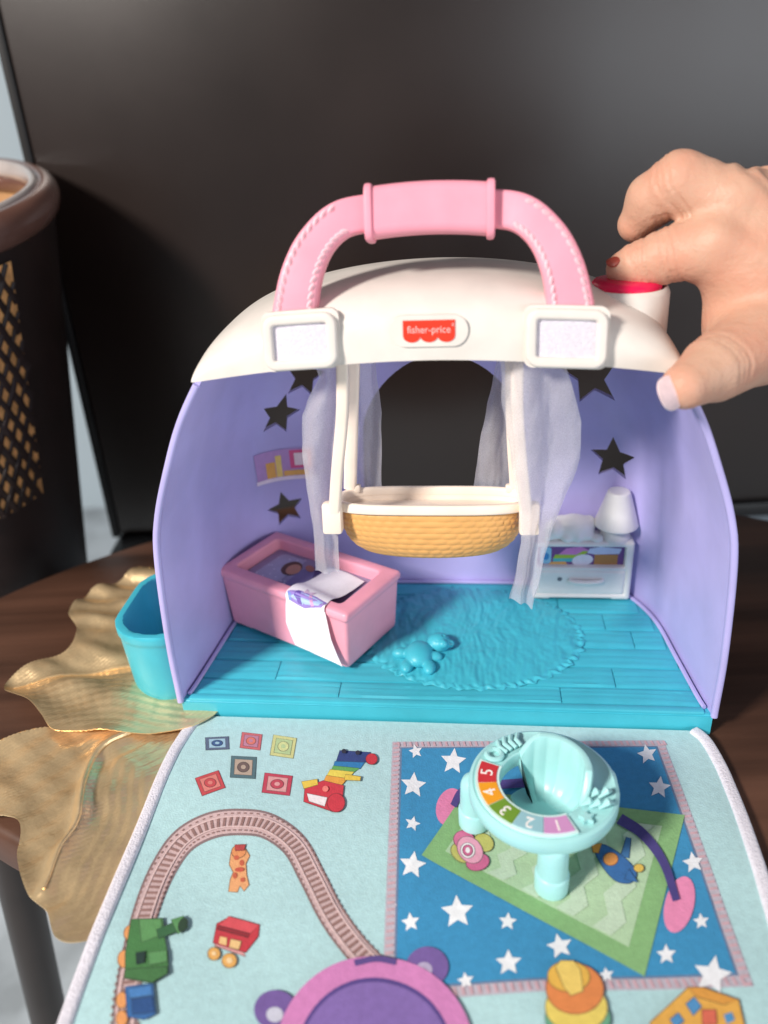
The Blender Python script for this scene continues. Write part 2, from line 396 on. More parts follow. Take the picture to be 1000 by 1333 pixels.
# ================================================================== the playset
ROOT = thing('toy_nursery_playset', 'lilac and white carry along nursery house with pink handle on turquoise base', 'toy house', tuple(toyT([(0, 0, 0)])[0]))
def tb_(name, vf, m, parent=ROOT, **k): return build(name, tr(vf, toyT), m, parent, **k)
# wall plan and outline
KW = [(0, 1.005), (1.1, 1.0), (4, .998), (8, .975), (10, .94), (12.3, .862), (13.8, .80), (15.2, .722), (16.4, .645)]
_kp = smooth_path(KW, 160)
def kw(w): return np.interp(w, _kp[:, 0], _kp[:, 1])
_hp = [(10.95, .05), (10.78, 1.0), (10.48, 3.6), (10.2, 6.0), (9.75, 7.5), (9.1, 8.6), (8.0, 9.25), (6.4, 9.5), (3.5, 9.6), (0, 9.6)]
_full = [(-u, v) for u, v in _hp]+[(u, v) for u, v in _hp[-2::-1]]
PLAN = smooth_path(_full, 400); _ds = np.r_[0, np.cumsum(np.linalg.norm(np.diff(PLAN, axis=0), axis=1))]; SL = _ds[-1]
def plan(s): return np.stack([np.interp(s, _ds, PLAN[:, 0]), np.interp(s, _ds, PLAN[:, 1])], 1)
def s_of(u, w):                                   # arc length on the back of the house where the wall passes through u
    uu = u/kw(w); seg = np.where(PLAN[:, 1] > 7.5)[0]; return _ds[seg[np.abs(PLAN[seg, 0]-uu).argmin()]]
def wallmap(V):
    P = plan(V[:, 0]); k = kw(V[:, 1]); lean = np.clip((V[:, 1]-9)/7, 0, 1)**2*.8*np.clip(P[:, 1]/9, 0, 1)
    return np.stack([P[:, 0]*k, P[:, 1]-lean, V[:, 1]], 1)
holes = []
for u, w_, R, rot in ((-6.25, 12.35, 1.1, 98), (-7.62, 10.55, 1.05, 100), (-7.9, 5.5, .98, 78), (6.55, 12.2, 1.5, 84), (7.93, 8.15, 1.12, 92)):
    s0 = s_of(u, w_); holes.append([(s0-x, y) for x, y in star(0, w_, R, rot, .47)])
sm = SL/2
arch = [(sm-3.95, 5.6), (sm+3.95, 5.6), (sm+3.95, 9.4)]+[(sm+3.98*math.cos(t), 9.4+3.85*math.sin(t)) for t in np.linspace(.08, math.pi-.08, 26)]+[(sm-3.95, 9.4)]
holes.append(arch)
Vw, Fw = sheet2d([(0, .95), (SL, .95), (SL, 15.25), (sm+7, 15.5), (sm, 15.9), (sm-7, 15.5), (0, 15.25)], holes, .42)
Ww = wallmap(Vw); e = .02
Nn = np.cross(wallmap(Vw+[e, 0])-wallmap(Vw-[e, 0]), wallmap(Vw+[0, e])-wallmap(Vw-[0, e])); Nn /= np.linalg.norm(Nn, axis=1)[:, None]
if (Nn*(Ww-[0, 4, 8])).sum() < 0: Nn = -Nn
tb_('wall_shell', solid(Ww, Fw, Nn, .22), LILAC)
ws = np.linspace(.95, 15.12, 40)
for s_ in (0, SL):
    P = wallmap(np.c_[np.full(40, s_), ws]); P[:, 0] += np.sign(P[:, 0])*.1; P[:, 1] += .02
    tb_('wall_edge', sweep(P, rrect(.13, .17, .1, 3), (0, 1, 0)), LILAC)
# skirting line where the right and left wall meet the floor
sk = plan(np.linspace(.3, SL-.3, 120)); tb_('wall_foot', tube(np.c_[sk*[.985, .985], np.full(120, 1.14)], .1, (0, 0, 1), 6), LILAC)
# base slab
bo = [(-11.0, 0), (11.0, 0), (11.05, .5), (10.95, 3.6), (10.6, 6.2), (10.2, 8), (9.3, 9.4), (7.6, 10.2), (-7.6, 10.2), (-9.3, 9.4), (-10.2, 8), (-10.6, 6.2), (-10.95, 3.6), (-11.05, .5)]
bm = bmesh.new(); vs = [bm.verts.new((x, y, .03)) for x, y in bo]; f = bm.faces.new(vs)
g = bmesh.ops.extrude_face_region(bm, geom=[f]); [setattr(v.co, 'z', 1.03) for v in g['geom'] if isinstance(v, bmesh.types.BMVert)]
bmesh.ops.bevel(bm, geom=[e_ for e_ in bm.edges if abs(e_.verts[0].co.z-e_.verts[1].co.z) < .01 and e_.verts[0].co.z > .5], offset=.09, segments=3, affect='EDGES')
bm.verts.index_update(); bv = (np.array([v.co[:] for v in bm.verts]), [tuple(v.index for v in f_.verts) for f_ in bm.faces]); bm.free()
BASE = tb_('base', bv, AQUA)
tb_('front_lip', box(-10.7, 10.7, .06, .40, .9, 1.12, .07), AQUA, BASE)
# moulded floor boards, each one its own piece
rows = [.42, 1.48, 2.82, 4.2, 5.58, 6.95, 8.3, 9.35]
joints = [[-4.24, 5.1], [7.44, -7.2], [-1.6, 4.4], [-6.2, 8.7], [1.2, 7.6], [-3.3, 5.6], [0.4]]
for i in range(len(rows)-1):
    v0, v1 = rows[i]+.03, rows[i+1]-.03
    half = float(np.interp((v0+v1)/2, [0, 3.6, 6, 7.4, 8.5, 9.3], [10.75, 10.3, 9.9, 9.5, 8.9, 7.8]))
    xs = [-half]+sorted(j for j in joints[i] if abs(j) < half-.4)+[half]
    for a, b in zip(xs[:-1], xs[1:]):
        nx = max(2, int((b-a)/.25)); ny = 12
        X, Y = np.meshgrid(np.linspace(a+.025, b-.025, nx), np.linspace(v0, v1, ny)); rnd = random.random()*9
        gr = .012*np.sin(Y*38+1.3*np.sin(X*.9+rnd)+rnd)+.010*np.sin(Y*21+2*np.sin(X*.5+rnd*2))
        ed = np.minimum(np.minimum(Y-v0, v1-Y), np.minimum(X-a, b-X)); Zz = 1.105+gr-.05*np.exp(-ed/.04)
        V = np.stack([X.ravel(), Y.ravel(), Zz.ravel()], 1)
        F = [(r*nx+c, r*nx+c+1, (r+1)*nx+c+1, (r+1)*nx+c) for r in range(ny-1) for c in range(nx-1)]
        up_ = np.tile([0, 0, 1.], (len(V), 1)); tb_('floor_board', solid(V-[0, 0, .1], F, up_, .1), AQUA, BASE)
# fluffy rug moulded into the floor
nr, na = 80, 420
R_, A_ = np.meshgrid(np.linspace(0, 1, nr), np.arange(na)*2*math.pi/na, indexing='ij')
teeth = 1+.014*R_**6*(np.sin(A_*41)+.7*np.sin(A_*67+1))
U = 1.38+5.15*R_*teeth*np.cos(A_); Vv = 5.0+3.95*R_*teeth*np.sin(A_)
from mathutils import noise as mn
def fz(x, y):
    p = (x-1.4)*(1+.05*(5-y))+.35*mn.noise(Vector((x*.5, y*.5, 3))); q = y+.02*(x-1.4)**2
    return mn.noise(Vector((p*2.6, q*.75, 0)))+.7*mn.noise(Vector((p*5.5, q*1.6, 5)))+.3*mn.noise(Vector((x*6, y*4, 1)))
fur = np.array([fz(x, y) for x, y in zip(U.ravel(), Vv.ravel())]).reshape(U.shape)
Zr = 1.12+.15*np.clip(1-R_**4, 0, 1)**.5+.05*fur+.06*np.exp(-((R_-.965)/.02)**2)*np.sin(A_*60+3*np.sin(A_*11))
Vr = np.stack([U, Vv, Zr], -1).reshape(-1, 3); Fr = [(i*na+j, i*na+(j+1) % na, (i+1)*na+(j+1) % na, (i+1)*na+j) for i in range(nr-1) for j in range(na)]
tb_('rug', (Vr, Fr), AQUA, weld=True)
# teddy moulded on the rug
def teddy(P):
    d = sd_ell(P, (-.95, 3.0, 1.45), (.62, .8, .45))
    for c, r in (((-.1, 3.75, 1.55), (.52, .5, .42)), ((-1.75, 3.15, 1.35), (.42, .28, .26)), ((-.25, 2.95, 1.35), (.35, .26, .24)), ((-.45, 2.2, 1.35), (.28, .42, .24)), ((-1.45, 2.3, 1.33), (.28, .42, .22)),
                 ((.42, 3.75, 1.5), (.2, .2, .18)), ((.0, 4.25, 1.5), (.2, .2, .18)), ((.12, 3.4, 1.72), (.22, .2, .2))):
        d = smin(d, sd_ell(P, c, r), .07)
    for c in ((-.18, 3.42, 1.93), (.12, 3.78, 1.93)): d = np.maximum(d, -sd_ell(P, c, (.07, .07, .09)))
    d = smin(d, sd_ell(P, (.12, 3.45, 1.86), (.09, .09, .08)), .03)
    return d
tb_('moulded_teddy', nets(teddy, (-2.4, 1.5, 1.0), (.9, 4.7, 2.3), .045), AQUA)
# cup holder on the left
def cup(P):
    q = np.abs(P-[-12.1, 3.15, 0]); k = 1-.02*np.clip(4-P[:, 2], 0, 4)-.12*np.clip(.9-P[:, 2], 0, 1)**2
    def rr2(a, b, r): x = np.maximum(q[:, 0]-(a-r), 0); y = np.maximum(q[:, 1]-(b-r), 0); return np.hypot(x, y)+np.minimum(np.maximum(q[:, 0]-(a-r), q[:, 1]-(b-r)), 0)-r
    o = np.maximum(rr2(1.95*k, 2.78*k, 1.8), np.maximum(P[:, 2]-4.0, .06-P[:, 2]))
    i = np.maximum(rr2(1.66*k, 2.48*k, 1.58), .5-P[:, 2])
    lip = np.maximum(rr2(1.99, 2.82, 1.85), np.maximum(P[:, 2]-4.0, 3.55-P[:, 2])); o = smin(o, lip, .1)
    return np.maximum(np.maximum(o, -i), P[:, 0]+10.98)
tb_('cup_holder', nets(cup, (-14.6, .2, -.1), (-10.7, 6.5, 4.3), .1), AQUA)
# roof
def wl(u): return 15.86-.66*np.clip(np.abs(u)/8.1, 0, 1)**1.8
def wt(u): return wl(u)+2.32*np.clip(1-(np.abs(u)/8.26)**2.3, 0, 1)**.43+.02
US = 8.25*np.sin(np.linspace(-math.pi/2, math.pi/2, 101))
TH = np.linspace(0, math.pi, 61)
def roof_ring(u):
    c = np.cos(TH); fr = c > 0; n = np.where(fr, 3.2, 2.0)
    x = np.sign(c)*np.abs(c)**(2/n); z = np.abs(np.sin(TH))**(2/n)
    return np.stack([np.full(len(TH), u), np.where(fr, 3.7-3.62*x-.12*np.exp(-(u/7)**2)*x, 3.7-6.2*x), wl(u)+(wt(u)-wl(u))*z], 1)
rings = [roof_ring(u) for u in US]
Vq, Fq = loft(rings, closed_ring=False, caps=False); nrm = np.zeros_like(Vq)
for f_ in Fq:
    a, b, c, d = (Vq[i] for i in f_); nn = np.cross(c-a, d-b)
    for i in f_: nrm[i] += nn
nrm /= np.linalg.norm(nrm, axis=1)[:, None]+1e-9
if (nrm*(Vq-[0, 3.7, 14])).sum() < 0: nrm = -nrm
ROOF = tb_('roof', solid(Vq, Fq, -nrm, .24), WHITE)
def roof_v(u, w_):                                 # front face depth at height w
    u = np.asarray(u, float); h = np.clip((w_-wl(u))/(wt(u)-wl(u)), 0, .999); x = (1-h**3.2)**(1/3.2)
    return 3.7-3.62*x-.12*np.exp(-(u/7)**2)*x
# button housing and button
hc = (6.78, 3.75)
tb_('button_housing', lathe([(1.54, -2.1), (1.5, -.25), (1.44, -.1), (1.36, -.04), (1.28, -.1), (1.26, -.5), (.1, -.5)], 56, (hc[0], hc[1], 17.34)), WHITE, ROOF)
tb_('button', lathe([(1.22, -.5), (1.22, .02), (1.12, .14), (.85, .2), (.4, .23), (.001, .24)], 56, (hc[0], hc[1], 17.34)), RED)
# handle
hp = smooth_path([(-4.5, .8, 17.0), (-4.47, .82, 17.5), (-4.22, 1.0, 18.5), (-3.75, 1.3, 19.4), (-3.0, 1.6, 20.05), (-2.0, 1.8, 20.25), (0, 1.9, 20.32), (2.0, 1.8, 20.25), (3.0, 1.6, 20.05), (3.75, 1.3, 19.4), (4.22, 1.0, 18.5), (4.47, .82, 17.5), (4.5, .8, 17.0)], 97)
sc_ = np.interp(np.abs(np.linspace(-1, 1, 97)), [0, .45, .8, 1], [.7, .74, .9, 1.04])
HANDLE = tb_('handle', sweep(hp, rrect(.80, .46, .2, 4), (0, -1, .25), scale=sc_), PINK)
gp = np.stack([np.linspace(-1.95, 1.95, 25), 1.88-.02*np.linspace(-1.95, 1.95, 25)**2, 20.34-.028*np.linspace(-1.95, 1.95, 25)**2], 1)
GRIP = tb_('grip', sweep(gp, rrect(.79, .6, .3, 5), (0, -1, .25)), PINK, HANDLE)
for x in (-1.95, 1.95):
    c = gp[0] if x < 0 else gp[-1]; s_ = np.sign(x)
    tb_('collar', sweep([c+[-.13, 0, 0], c+[-.1, 0, 0], c, c+[.1, 0, 0], c+[.13, 0, 0]], rrect(.9, .7, .34, 5), (0, -1, .25), scale=[.92, .98, 1.0, .98, .92]), PINK, HANDLE)
PALEPINK = plastic('pale_pink_stitch', (252, 192, 202), .4)
st = []
for i in range(3, 94):
    if 34 <= i <= 62: continue
    if i % 2: continue
    t = hp[i+1]-hp[i-1]; t /= np.linalg.norm(t); b = np.array([0, -1, .25]); b -= t*(b@t); b /= np.linalg.norm(b); n = np.cross(b, t)
    for sg in (-1, 1):
        c = hp[i]+n*sg*.55*sc_[i]+b*(.47*sc_[i]); L_ = .16; wd = .085
        tt_ = t+n*sg*.35; tt_ /= np.linalg.norm(tt_); n2 = np.cross(b, tt_)
        ring = [c+tt_*L_*math.cos(a)+n2*wd*math.sin(a) for a in np.arange(8)*math.pi/4]
        st.append((np.array(ring+[c+b*.10]), [(k, (k+1) % 8, 8) for k in range(8)]))
stuff(tb_('stitching', join(st), PALEPINK, HANDLE))
# buckles with webbing
for cx, (a, b) in ((-4.27, (1.2, .86)), (4.36, (1.24, .88))):
    n = rrect(a-.13, b-.13, .26, 5); cw = 16.58 if cx < 0 else 16.5; sl = -.03*np.sign(cx)
    def onroof(q, off): x = cx+q[:, 0]; z = cw+q[:, 1]+q[:, 0]*sl*1.6; return np.stack([x, roof_v(np.full(len(x), cx), 16.2)-off+.16*(z-16.2), z], 1)
    P = onroof(n, .16); BK = tb_('buckle', sweep(P, rrect(.17, .15, .1, 3), (0, -1, .16), closed=True), WHITE)
    pl = sheet2d(rrect(a+.1, b+.1, .3, 5), (), .4); q = onroof(pl[0], -.12); tb_('buckle_plate', solid(q, pl[1], np.tile([0, -1, .1], (len(q), 1)), .2), WHITE, BK)
    wv, wf = sheet2d(rrect(a-.2, b-.24, .08, 2), (), .12); q = onroof(wv, .1); q[:, 1] -= .07*np.cos(wv[:, 0]/a*1.4)
    tb_('webbing', solid(q, wf, np.tile([0, 1., 0], (len(q), 1)), .05), WEB, BK)
# badge with its emblem and lettering
def onfront(V2, off): x, z = V2[:, 0]-.02, V2[:, 1]+16.82; return np.stack([x, roof_v(x, np.full(len(x), 16.82))-off+.12*V2[:, 1]-.02, z], 1)
so = rrect(1.26, .5, .49, 8); bvp, bfp = sheet2d(so, (), .2)
q = onfront(bvp, -.1); BADGE = tb_('badge', solid(q, bfp, np.tile([0, -1., .1], (len(q), 1)), .16), WHITE)
em = [(-.84, .36), (.84, .36), (.84, -.14)]
for c in (.56, 0, -.56): em += [(c+.28*math.cos(t), -.14+.2*math.sin(t)) for t in np.linspace(0, -math.pi, 9)]
em.append((-.84, -.14)); ev, ef = sheet2d(em, (), .2); q = onfront(ev, .07); tb_('emblem', solid(q, ef, np.tile([0, -1., .1], (len(q), 1)), .02), LOGO_RED, BADGE, smooth=False)
lv, lf = text_mesh('fisher-price', .335, .004); lv[:, 0] *= .92; q = onfront(np.c_[lv[:, 0], lv[:, 1]+.06], .1); tb_('lettering', (q, lf), LOGO_WHITE, BADGE, smooth=False)
lv, lf = text_mesh('\u00ae', .14, .004); q = onfront(np.c_[lv[:, 0]+.78, lv[:, 1]+.2], .1); tb_('lettering', (q, lf), LOGO_WHITE, BADGE, smooth=False)
# printed shelf on the back wall
def onwall(poly, w0, off, step=.3):                # poly in (u, w)
    V, F = sheet2d(poly, (), step); S = np.array([s_of(u, w_) for u, w_ in V])
    s0 = np.linspace(0, SL, 4000); Wp = plan(s0)
    S = np.array([s0[np.where(Wp[:, 1] > 7.0)[0]][np.abs(Wp[Wp[:, 1] > 7.0][:, 0]*kw(w_)-u).argmin()] for u, w_ in V])
    Wm = wallmap(np.c_[S, V[:, 1]]); c = np.array([0, 2, 8]); d = c-Wm; d[:, 2] = 0; d /= np.linalg.norm(d, axis=1)[:, None]; return Wm+d*off, F
def rc(x0, x1, y0, y1): return [(x0, y0), (x1, y0), (x1, y1), (x0, y1)]
def prn(rgb): return mat('print_%d_%d_%d' % tuple(rgb), rgb, .45, var=.04, vscale=300)
SH = None
for nm, poly, rgb, off in (('shelf_print', rc(-8.95, -6.2, 7.15, 8.75), (190, 150, 205), .05), ('printed_shelf_board', rc(-9.0, -6.2, 7.1, 7.3), (240, 225, 240), .07), ('printed_book', rc(-8.55, -8.15, 7.32, 8.15), (238, 176, 88), .07), ('printed_book', rc(-8.12, -7.85, 7.32, 8.45), (246, 214, 120), .07),
                       ('printed_tray', rc(-7.8, -6.6, 7.32, 7.6), (236, 180, 96), .07), ('printed_picture', rc(-7.45, -6.4, 7.7, 8.65), (226, 90, 140), .07), ('printed_picture', rc(-7.25, -6.6, 7.85, 8.5), (248, 226, 228), .09)):
    o = tb_(nm, onwall(poly, 8, off), prn(rgb), SH or ROOT, smooth=False); SH = SH or o

# ================================================================== curtains
SHEER = bpy.data.materials.new('sheer_white_voile'); SHEER.use_nodes = True
nt = SHEER.node_tree; N = nt.nodes; L = nt.links; b = N['Principled BSDF']; out = N['Material Output']
tcn = N.new('ShaderNodeTexCoord'); nz = N.new('ShaderNodeTexNoise'); nz.inputs['Scale'].default_value = 4200; L.new(tcn.outputs['Object'], nz.inputs['Vector'])
b.inputs['Base Color'].default_value = (.95, .93, .97, 1); b.inputs['Roughness'].default_value = .8; b.inputs['Specular IOR Level'].default_value = .2
trl = N.new('ShaderNodeBsdfTranslucent'); trl.inputs[0].default_value = (.94, .92, .96, 1); tp = N.new('ShaderNodeBsdfTransparent')
m1 = N.new('ShaderNodeMixShader'); m1.inputs[0].default_value = .55; L.new(b.outputs[0], m1.inputs[1]); L.new(trl.outputs[0], m1.inputs[2])
m2 = N.new('ShaderNodeMixShader'); rg = N.new('ShaderNodeMapRange'); rg.inputs[1].default_value = .3; rg.inputs[2].default_value = .7; rg.inputs[3].default_value = .42; rg.inputs[4].default_value = .66
L.new(nz.outputs['Fac'], rg.inputs[0]); L.new(rg.outputs[0], m2.inputs[0]); L.new(tp.outputs[0], m2.inputs[1]); L.new(m1.outputs[0], m2.inputs[2]); L.new(m2.outputs[0], out.inputs[0])
from mathutils.noise import noise as mnz
def drape(left, right, vfun, folds, amp, n=60, m=120):
    """left/right: (w, u) down the edge"""
    lw = [a for a, b in left][::-1]; lu = [b for a, b in left][::-1]; rw = [a for a, b in right][::-1]; ru = [b for a, b in right][::-1]
    wtop = max(lw[-1], rw[-1]); V = []
    for j in range(m):
        t = j/(m-1)
        for i in range(n):
            s = i/(n-1); wL = lw[-1]+(lw[0]-lw[-1])*t; wR = rw[-1]+(rw[0]-rw[-1])*t; w_ = wL+(wR-wL)*s
            u = np.interp(w_, lw, lu)*(1-s)+np.interp(w_, rw, ru)*s
            ph = folds*2*math.pi*s; cr_ = .10*mnz(Vector((u*1.6, w_*.7, amp*40)))+.05*mnz(Vector((u*4.5, w_*1.5, 2+amp*40))); V.append((u+.03*math.sin(ph*1.3+t*3)+.05*mnz(Vector((s*3, w_*1.1, 7+amp*40))), vfun(w_)+cr_+amp*math.sin(ph+1.2*math.sin(t*3)+.4)*(.5+.5*math.sin(t*2+1)), w_+.03*mnz(Vector((u*3, 1, w_)))))
    F = [(j*n+i, j*n+i+1, (j+1)*n+i+1, (j+1)*n+i) for j in range(m-1) for i in range(n-1)]
    return np.array(V), F
CL = thing('sheer_curtain', 'sheer white curtain hanging above the pink crib', 'curtain', tuple(toyT([(-4.2, 1.7, 6)])[0]), 'sheer curtains')
build('front_fall', tr(drape([(15.7, -4.25), (14.8, -4.1), (13.4, -4.85), (12, -5.02), (10.2, -4.98), (8, -4.9), (6.6, -4.98)], [(15.7, -3.0), (13.5, -3.2), (11, -3.55), (9.5, -3.85), (8, -3.9), (6.55, -4.02)], lambda w_: 1.35+.03*(15.5-w_), 1.35, .2), toyT), SHEER, CL)
build('back_fall', tr(drape([(15.7, -3.2), (13, -3.4), (10, -3.6), (8.9, -3.6)], [(15.7, -2.75), (14.5, -2.3), (12.5, -2.2), (10, -2.35), (8.9, -2.4)], lambda w_: 4.2, 1.4, .12), toyT), SHEER, CL)
CR = thing('sheer_curtain', 'sheer white curtain hanging in front of the white dresser', 'curtain', tuple(toyT([(3.5, 1.7, 5.4)])[0]), 'sheer curtains')
build('front_fall', tr(drape([(15.7, 2.3), (14, 2.4), (11.5, 2.8), (9.8, 3.1), (8.4, 3.2), (7, 3.05), (5.85, 2.85)], [(15.7, 4.3), (14.8, 4.65), (13.4, 5.08), (12, 5.13), (10.6, 4.8), (9.4, 4.4), (8, 4.15), (5.45, 3.78)], lambda w_: .62+.03*(15.5-w_), 1.7, .2), toyT), SHEER, CR)
build('back_fall', tr(drape([(15.7, 2.5), (14, 2.2), (11.5, 1.72), (8.9, 1.4)], [(15.7, 2.9), (13, 3.1), (10, 3.4), (8.9, 3.4)], lambda w_: 4.2, 1.6, .12), toyT), SHEER, CR)

# ================================================================== hanging cradle
CRD = thing('hanging_cradle', 'woven tan toy cradle with cream rim hanging under the white roof', 'cradle', tuple(toyT([(-.2, 2.6, 7.3)])[0]))
def ctilt(V):                                      # tipped a little to the back
    V = np.asarray(V, float); a = math.radians(11); c, s = math.cos(a), math.sin(a); y, z = V[:, 1], V[:, 2]
    return np.stack([V[:, 0]-.22, 2.6+y*c+z*s, 9.45+z*c-y*s], 1)
def cb_(name, vf, m, par=CRD, **k): return build(name, tr(tr(vf, ctilt), toyT), m, par, **k)
def stad(a, b, n=200, e=3.2):
    t = np.arange(n)*2*math.pi/n; return np.stack([a*np.sign(np.cos(t))*np.abs(np.cos(t))**(2/e), b*np.sign(np.sin(t))*np.abs(np.sin(t))**(2/e)], 1)
nA, nH = 320, 60; rings = []
zz = np.linspace(-.32, -2.25, nH)
for k, z in enumerate(zz):
    q = (-.32-z)/(1.93); sc = (1-q**2.6)**(1/2.4) if q < 1 else 0; scu = .5+.5*sc; scv = .42+.58*sc
    ring = stad(3.58*scu, 1.42*scv, nA, 3.2-1.2*min(1, q*1.2)); th = np.arange(nA)/nA
    row = int(q*8.0); fr = q*8.0-row; brick = (th*44+.5*(row % 2)) % 1
    d = .05*np.sin(math.pi*fr)**.6*np.abs(np.sin(math.pi*brick))**.5-.02
    nn = ring/np.linalg.norm(ring, axis=1)[:, None]; ring = ring+nn*d[:, None]; rings.append(np.c_[ring, np.full(nA, z)])
cb_('basket', loft(rings, caps=False), TAN)
P = stad(3.6, 1.42, 120, 3.6)
RIM = cb_('rim', sweep(np.c_[P, np.full(120, -.08)], rrect(.14, .2, .1, 3), (0, 0, 1), closed=True), CREAM)
iv, if_ = sheet2d(stad(3.5, 1.3, 80, 3.6), (), .4); cb_('inner_tray', (np.c_[iv, -.42+.0*iv[:, 0]], if_), CREAM)
cb_('inner_tray_wall', loft([np.c_[stad(3.5, 1.3, 80, 3.6), np.full(80, z)] for z in (-.42, .06)], caps=False), CREAM, RIM)
for sx in (-1, 1):
    cb_('bracket', box(sx*3.75-.38, sx*3.75+.38, -1.55, -.95, -1.05, .2, .12), CREAM)
    cb_('hinge_knob', box(sx*3.25-.3, sx*3.25+.3, .9, 1.3, -.05, .28, .08), CREAM)
    f0 = np.array([sx*3.72-.22, 1.25, 9.0]); f1 = np.array([sx*2.98-.1, .95, 15.6])
    P = smooth_path([f0, (sx*3.42-.22, 1.2, 11.2), (sx*3.1-.15, 1.1, 13.6), f1], 16)
    build('post', tr(sweep(P, rrect(.22, .2, .1, 3), (0, -1, 0)), toyT), CREAM, CRD)
    P = smooth_path([(sx*3.38-.22, 3.7, 9.4), (sx*3.15-.2, 3.5, 12), (sx*2.9-.1, 3.2, 15.4)], 12)
    build('post', tr(sweep(P, rrect(.26, .2, .1, 3), (0, -1, 0)), toyT), CREAM, CRD)

# ================================================================== pink crib, its printed mattress, cloth
CC = np.array([-6.16, 5.42, 1.16]); CA = -29.0
CRIB = thing('toy_crib', 'pink toy crib standing askew by the left lilac wall', 'crib', tuple(toyT([CC])[0]))
def crT(V): return toyT(rotz((V, []), CA, CC)[0])
LX, LY, LH = 3.74, 2.05, 3.18
def crib(P):
    z = P[:, 2]; k = 1-.02*np.clip(LH-z, 0, 3)
    Q = P.copy(); Q[:, 0] /= k; Q[:, 1] /= k
    d = sd_box(Q, (0, 0, LH/2+.04), (LX, LY, LH/2-.04), .2)
    d = smin(d, sd_box(P, (0, 0, LH-.22), (LX+.07, LY+.07, .22), .16), .08)
    d = np.maximum(d, -sd_box(P, (-.05, 0, LH), (LX-.62, LY-.55, 1.0), .22))
    d = np.maximum(d, -sd_cap(P, (LX+.22, -LY+.4, LH-.95), (LX+.22, LY-.4, LH-.95), .3, .3))
    d = np.maximum(d, -sd_box(P, (-.4, 0, 0), (1.9, 5, .22), .1))
    return d
build('crib_frame', tr(nets(crib, (-LX-.3, -LY-.3, -.15), (LX+.3, LY+.3, LH+.2), .075), crT), CRIBPINK, CRIB)
MT = build('mattress', tr(box(-LX+.58, LX-.66, -LY+.5, LY-.5, 1.9, 2.6, .08), crT), prn((152, 150, 182)), CRIB)
def flat(poly, z, n=.3): V, F = sheet2d(poly, (), n); return np.c_[V, np.full(len(V), z+.4)], F
def ellp(cx, cy, a, b, rot=0, n=26):
    t = np.arange(n)*2*math.pi/n; c, s = math.cos(math.radians(rot)), math.sin(math.radians(rot)); x, y = a*np.cos(t), b*np.sin(t)
    return [(cx+p*c-q_*s, cy+p*s+q_*c) for p, q_ in zip(x, y)]
for nm, poly, rgb, z in (('printed_pillow', rrect(.75, 1.15, .3)+[-1.9, .1], (176, 176, 204), 2.212), ('printed_hair', ellp(-1.35, .35, .5, .62, 20), (92, 60, 52), 2.222), ('printed_face', ellp(-1.2, .3, .36, .46, 20), (196, 142, 120), 2.232),
                     ('printed_quilt', [(-.7, -1.2), (.3, -1.2), (2.5, -1.1), (2.5, 1.2), (-.4, 1.2), (-.9, .4)], (128, 122, 168), 2.214), ('printed_hand', ellp(-.55, .75, .32, .2, -30), (176, 118, 100), 2.234), ('printed_fold', [(-.2, -1.1), (.25, -1.1), (.6, .2), (.1, 1.1), (-.3, .9), (.15, 0)], (84, 72, 120), 2.226)):
    build(nm, tr(flat(poly, z), crT), prn(rgb), MT, smooth=False)
for k in range(26):
    x, y = rng.uniform(-2.6, -.4), rng.uniform(-1.25, 1.25)
    if (x+1.3)**2+(y-.35)**2 < .5: continue
    build('printed_dot', tr(flat(ellp(x, y, .06, .06, 0, 8), 2.2245), crT), prn((205, 204, 224)), MT, smooth=False)
# cloth draped over the long side
CLOTH = mat('thin_white_cloth', (242, 238, 244), .8, var=.03, vscale=200, bump=.3, bscale=1500)
path = smooth_path([(1.1, 2.74), (.2, 2.78), (-.7, 2.92), (-1.35, 3.2), (-1.8, 3.28), (-2.15, 3.2), (-2.24, 2.7), (-2.27, 1.9), (-2.29, 1.1), (-2.32, .5)], 44)
def clothP(s, t):                                  # s across 0..1, t along 0..1
    i = np.clip(t, 0, 1)*43; y = np.interp(i, range(44), path[:, 0]); z = np.interp(i, range(44), path[:, 1])
    x0 = np.interp(t, [0, .3, .5, .62, .8, 1], [.35, .35, .45, .55, .42, .95]); x1 = np.interp(t, [0, .25, .45, .6, .8, 1], [2.45, 2.45, 2.6, 2.7, 2.95, 3.5])
    return np.stack([x0+(x1-x0)*s, y+.05*np.sin(s*4+t*5)*(t < .45)-.04*np.sin(s*5)*(t > .6), z+.06*np.sin(s*3.3+.4)*(t < .5)+(t > .97)*(.28*(1-s))], 1)
S_, T_ = np.meshgrid(np.linspace(0, 1, 26), np.linspace(0, 1, 60)); V = clothP(S_.ravel(), T_.ravel()); F = [(r*26+c, r*26+c+1, (r+1)*26+c+1, (r+1)*26+c) for r in range(59) for c in range(25)]
CB = tag(build('printed_cloth', tr((V, F), crT), CLOTH), 'small white printed cloth draped over the side of the pink crib', 'cloth')
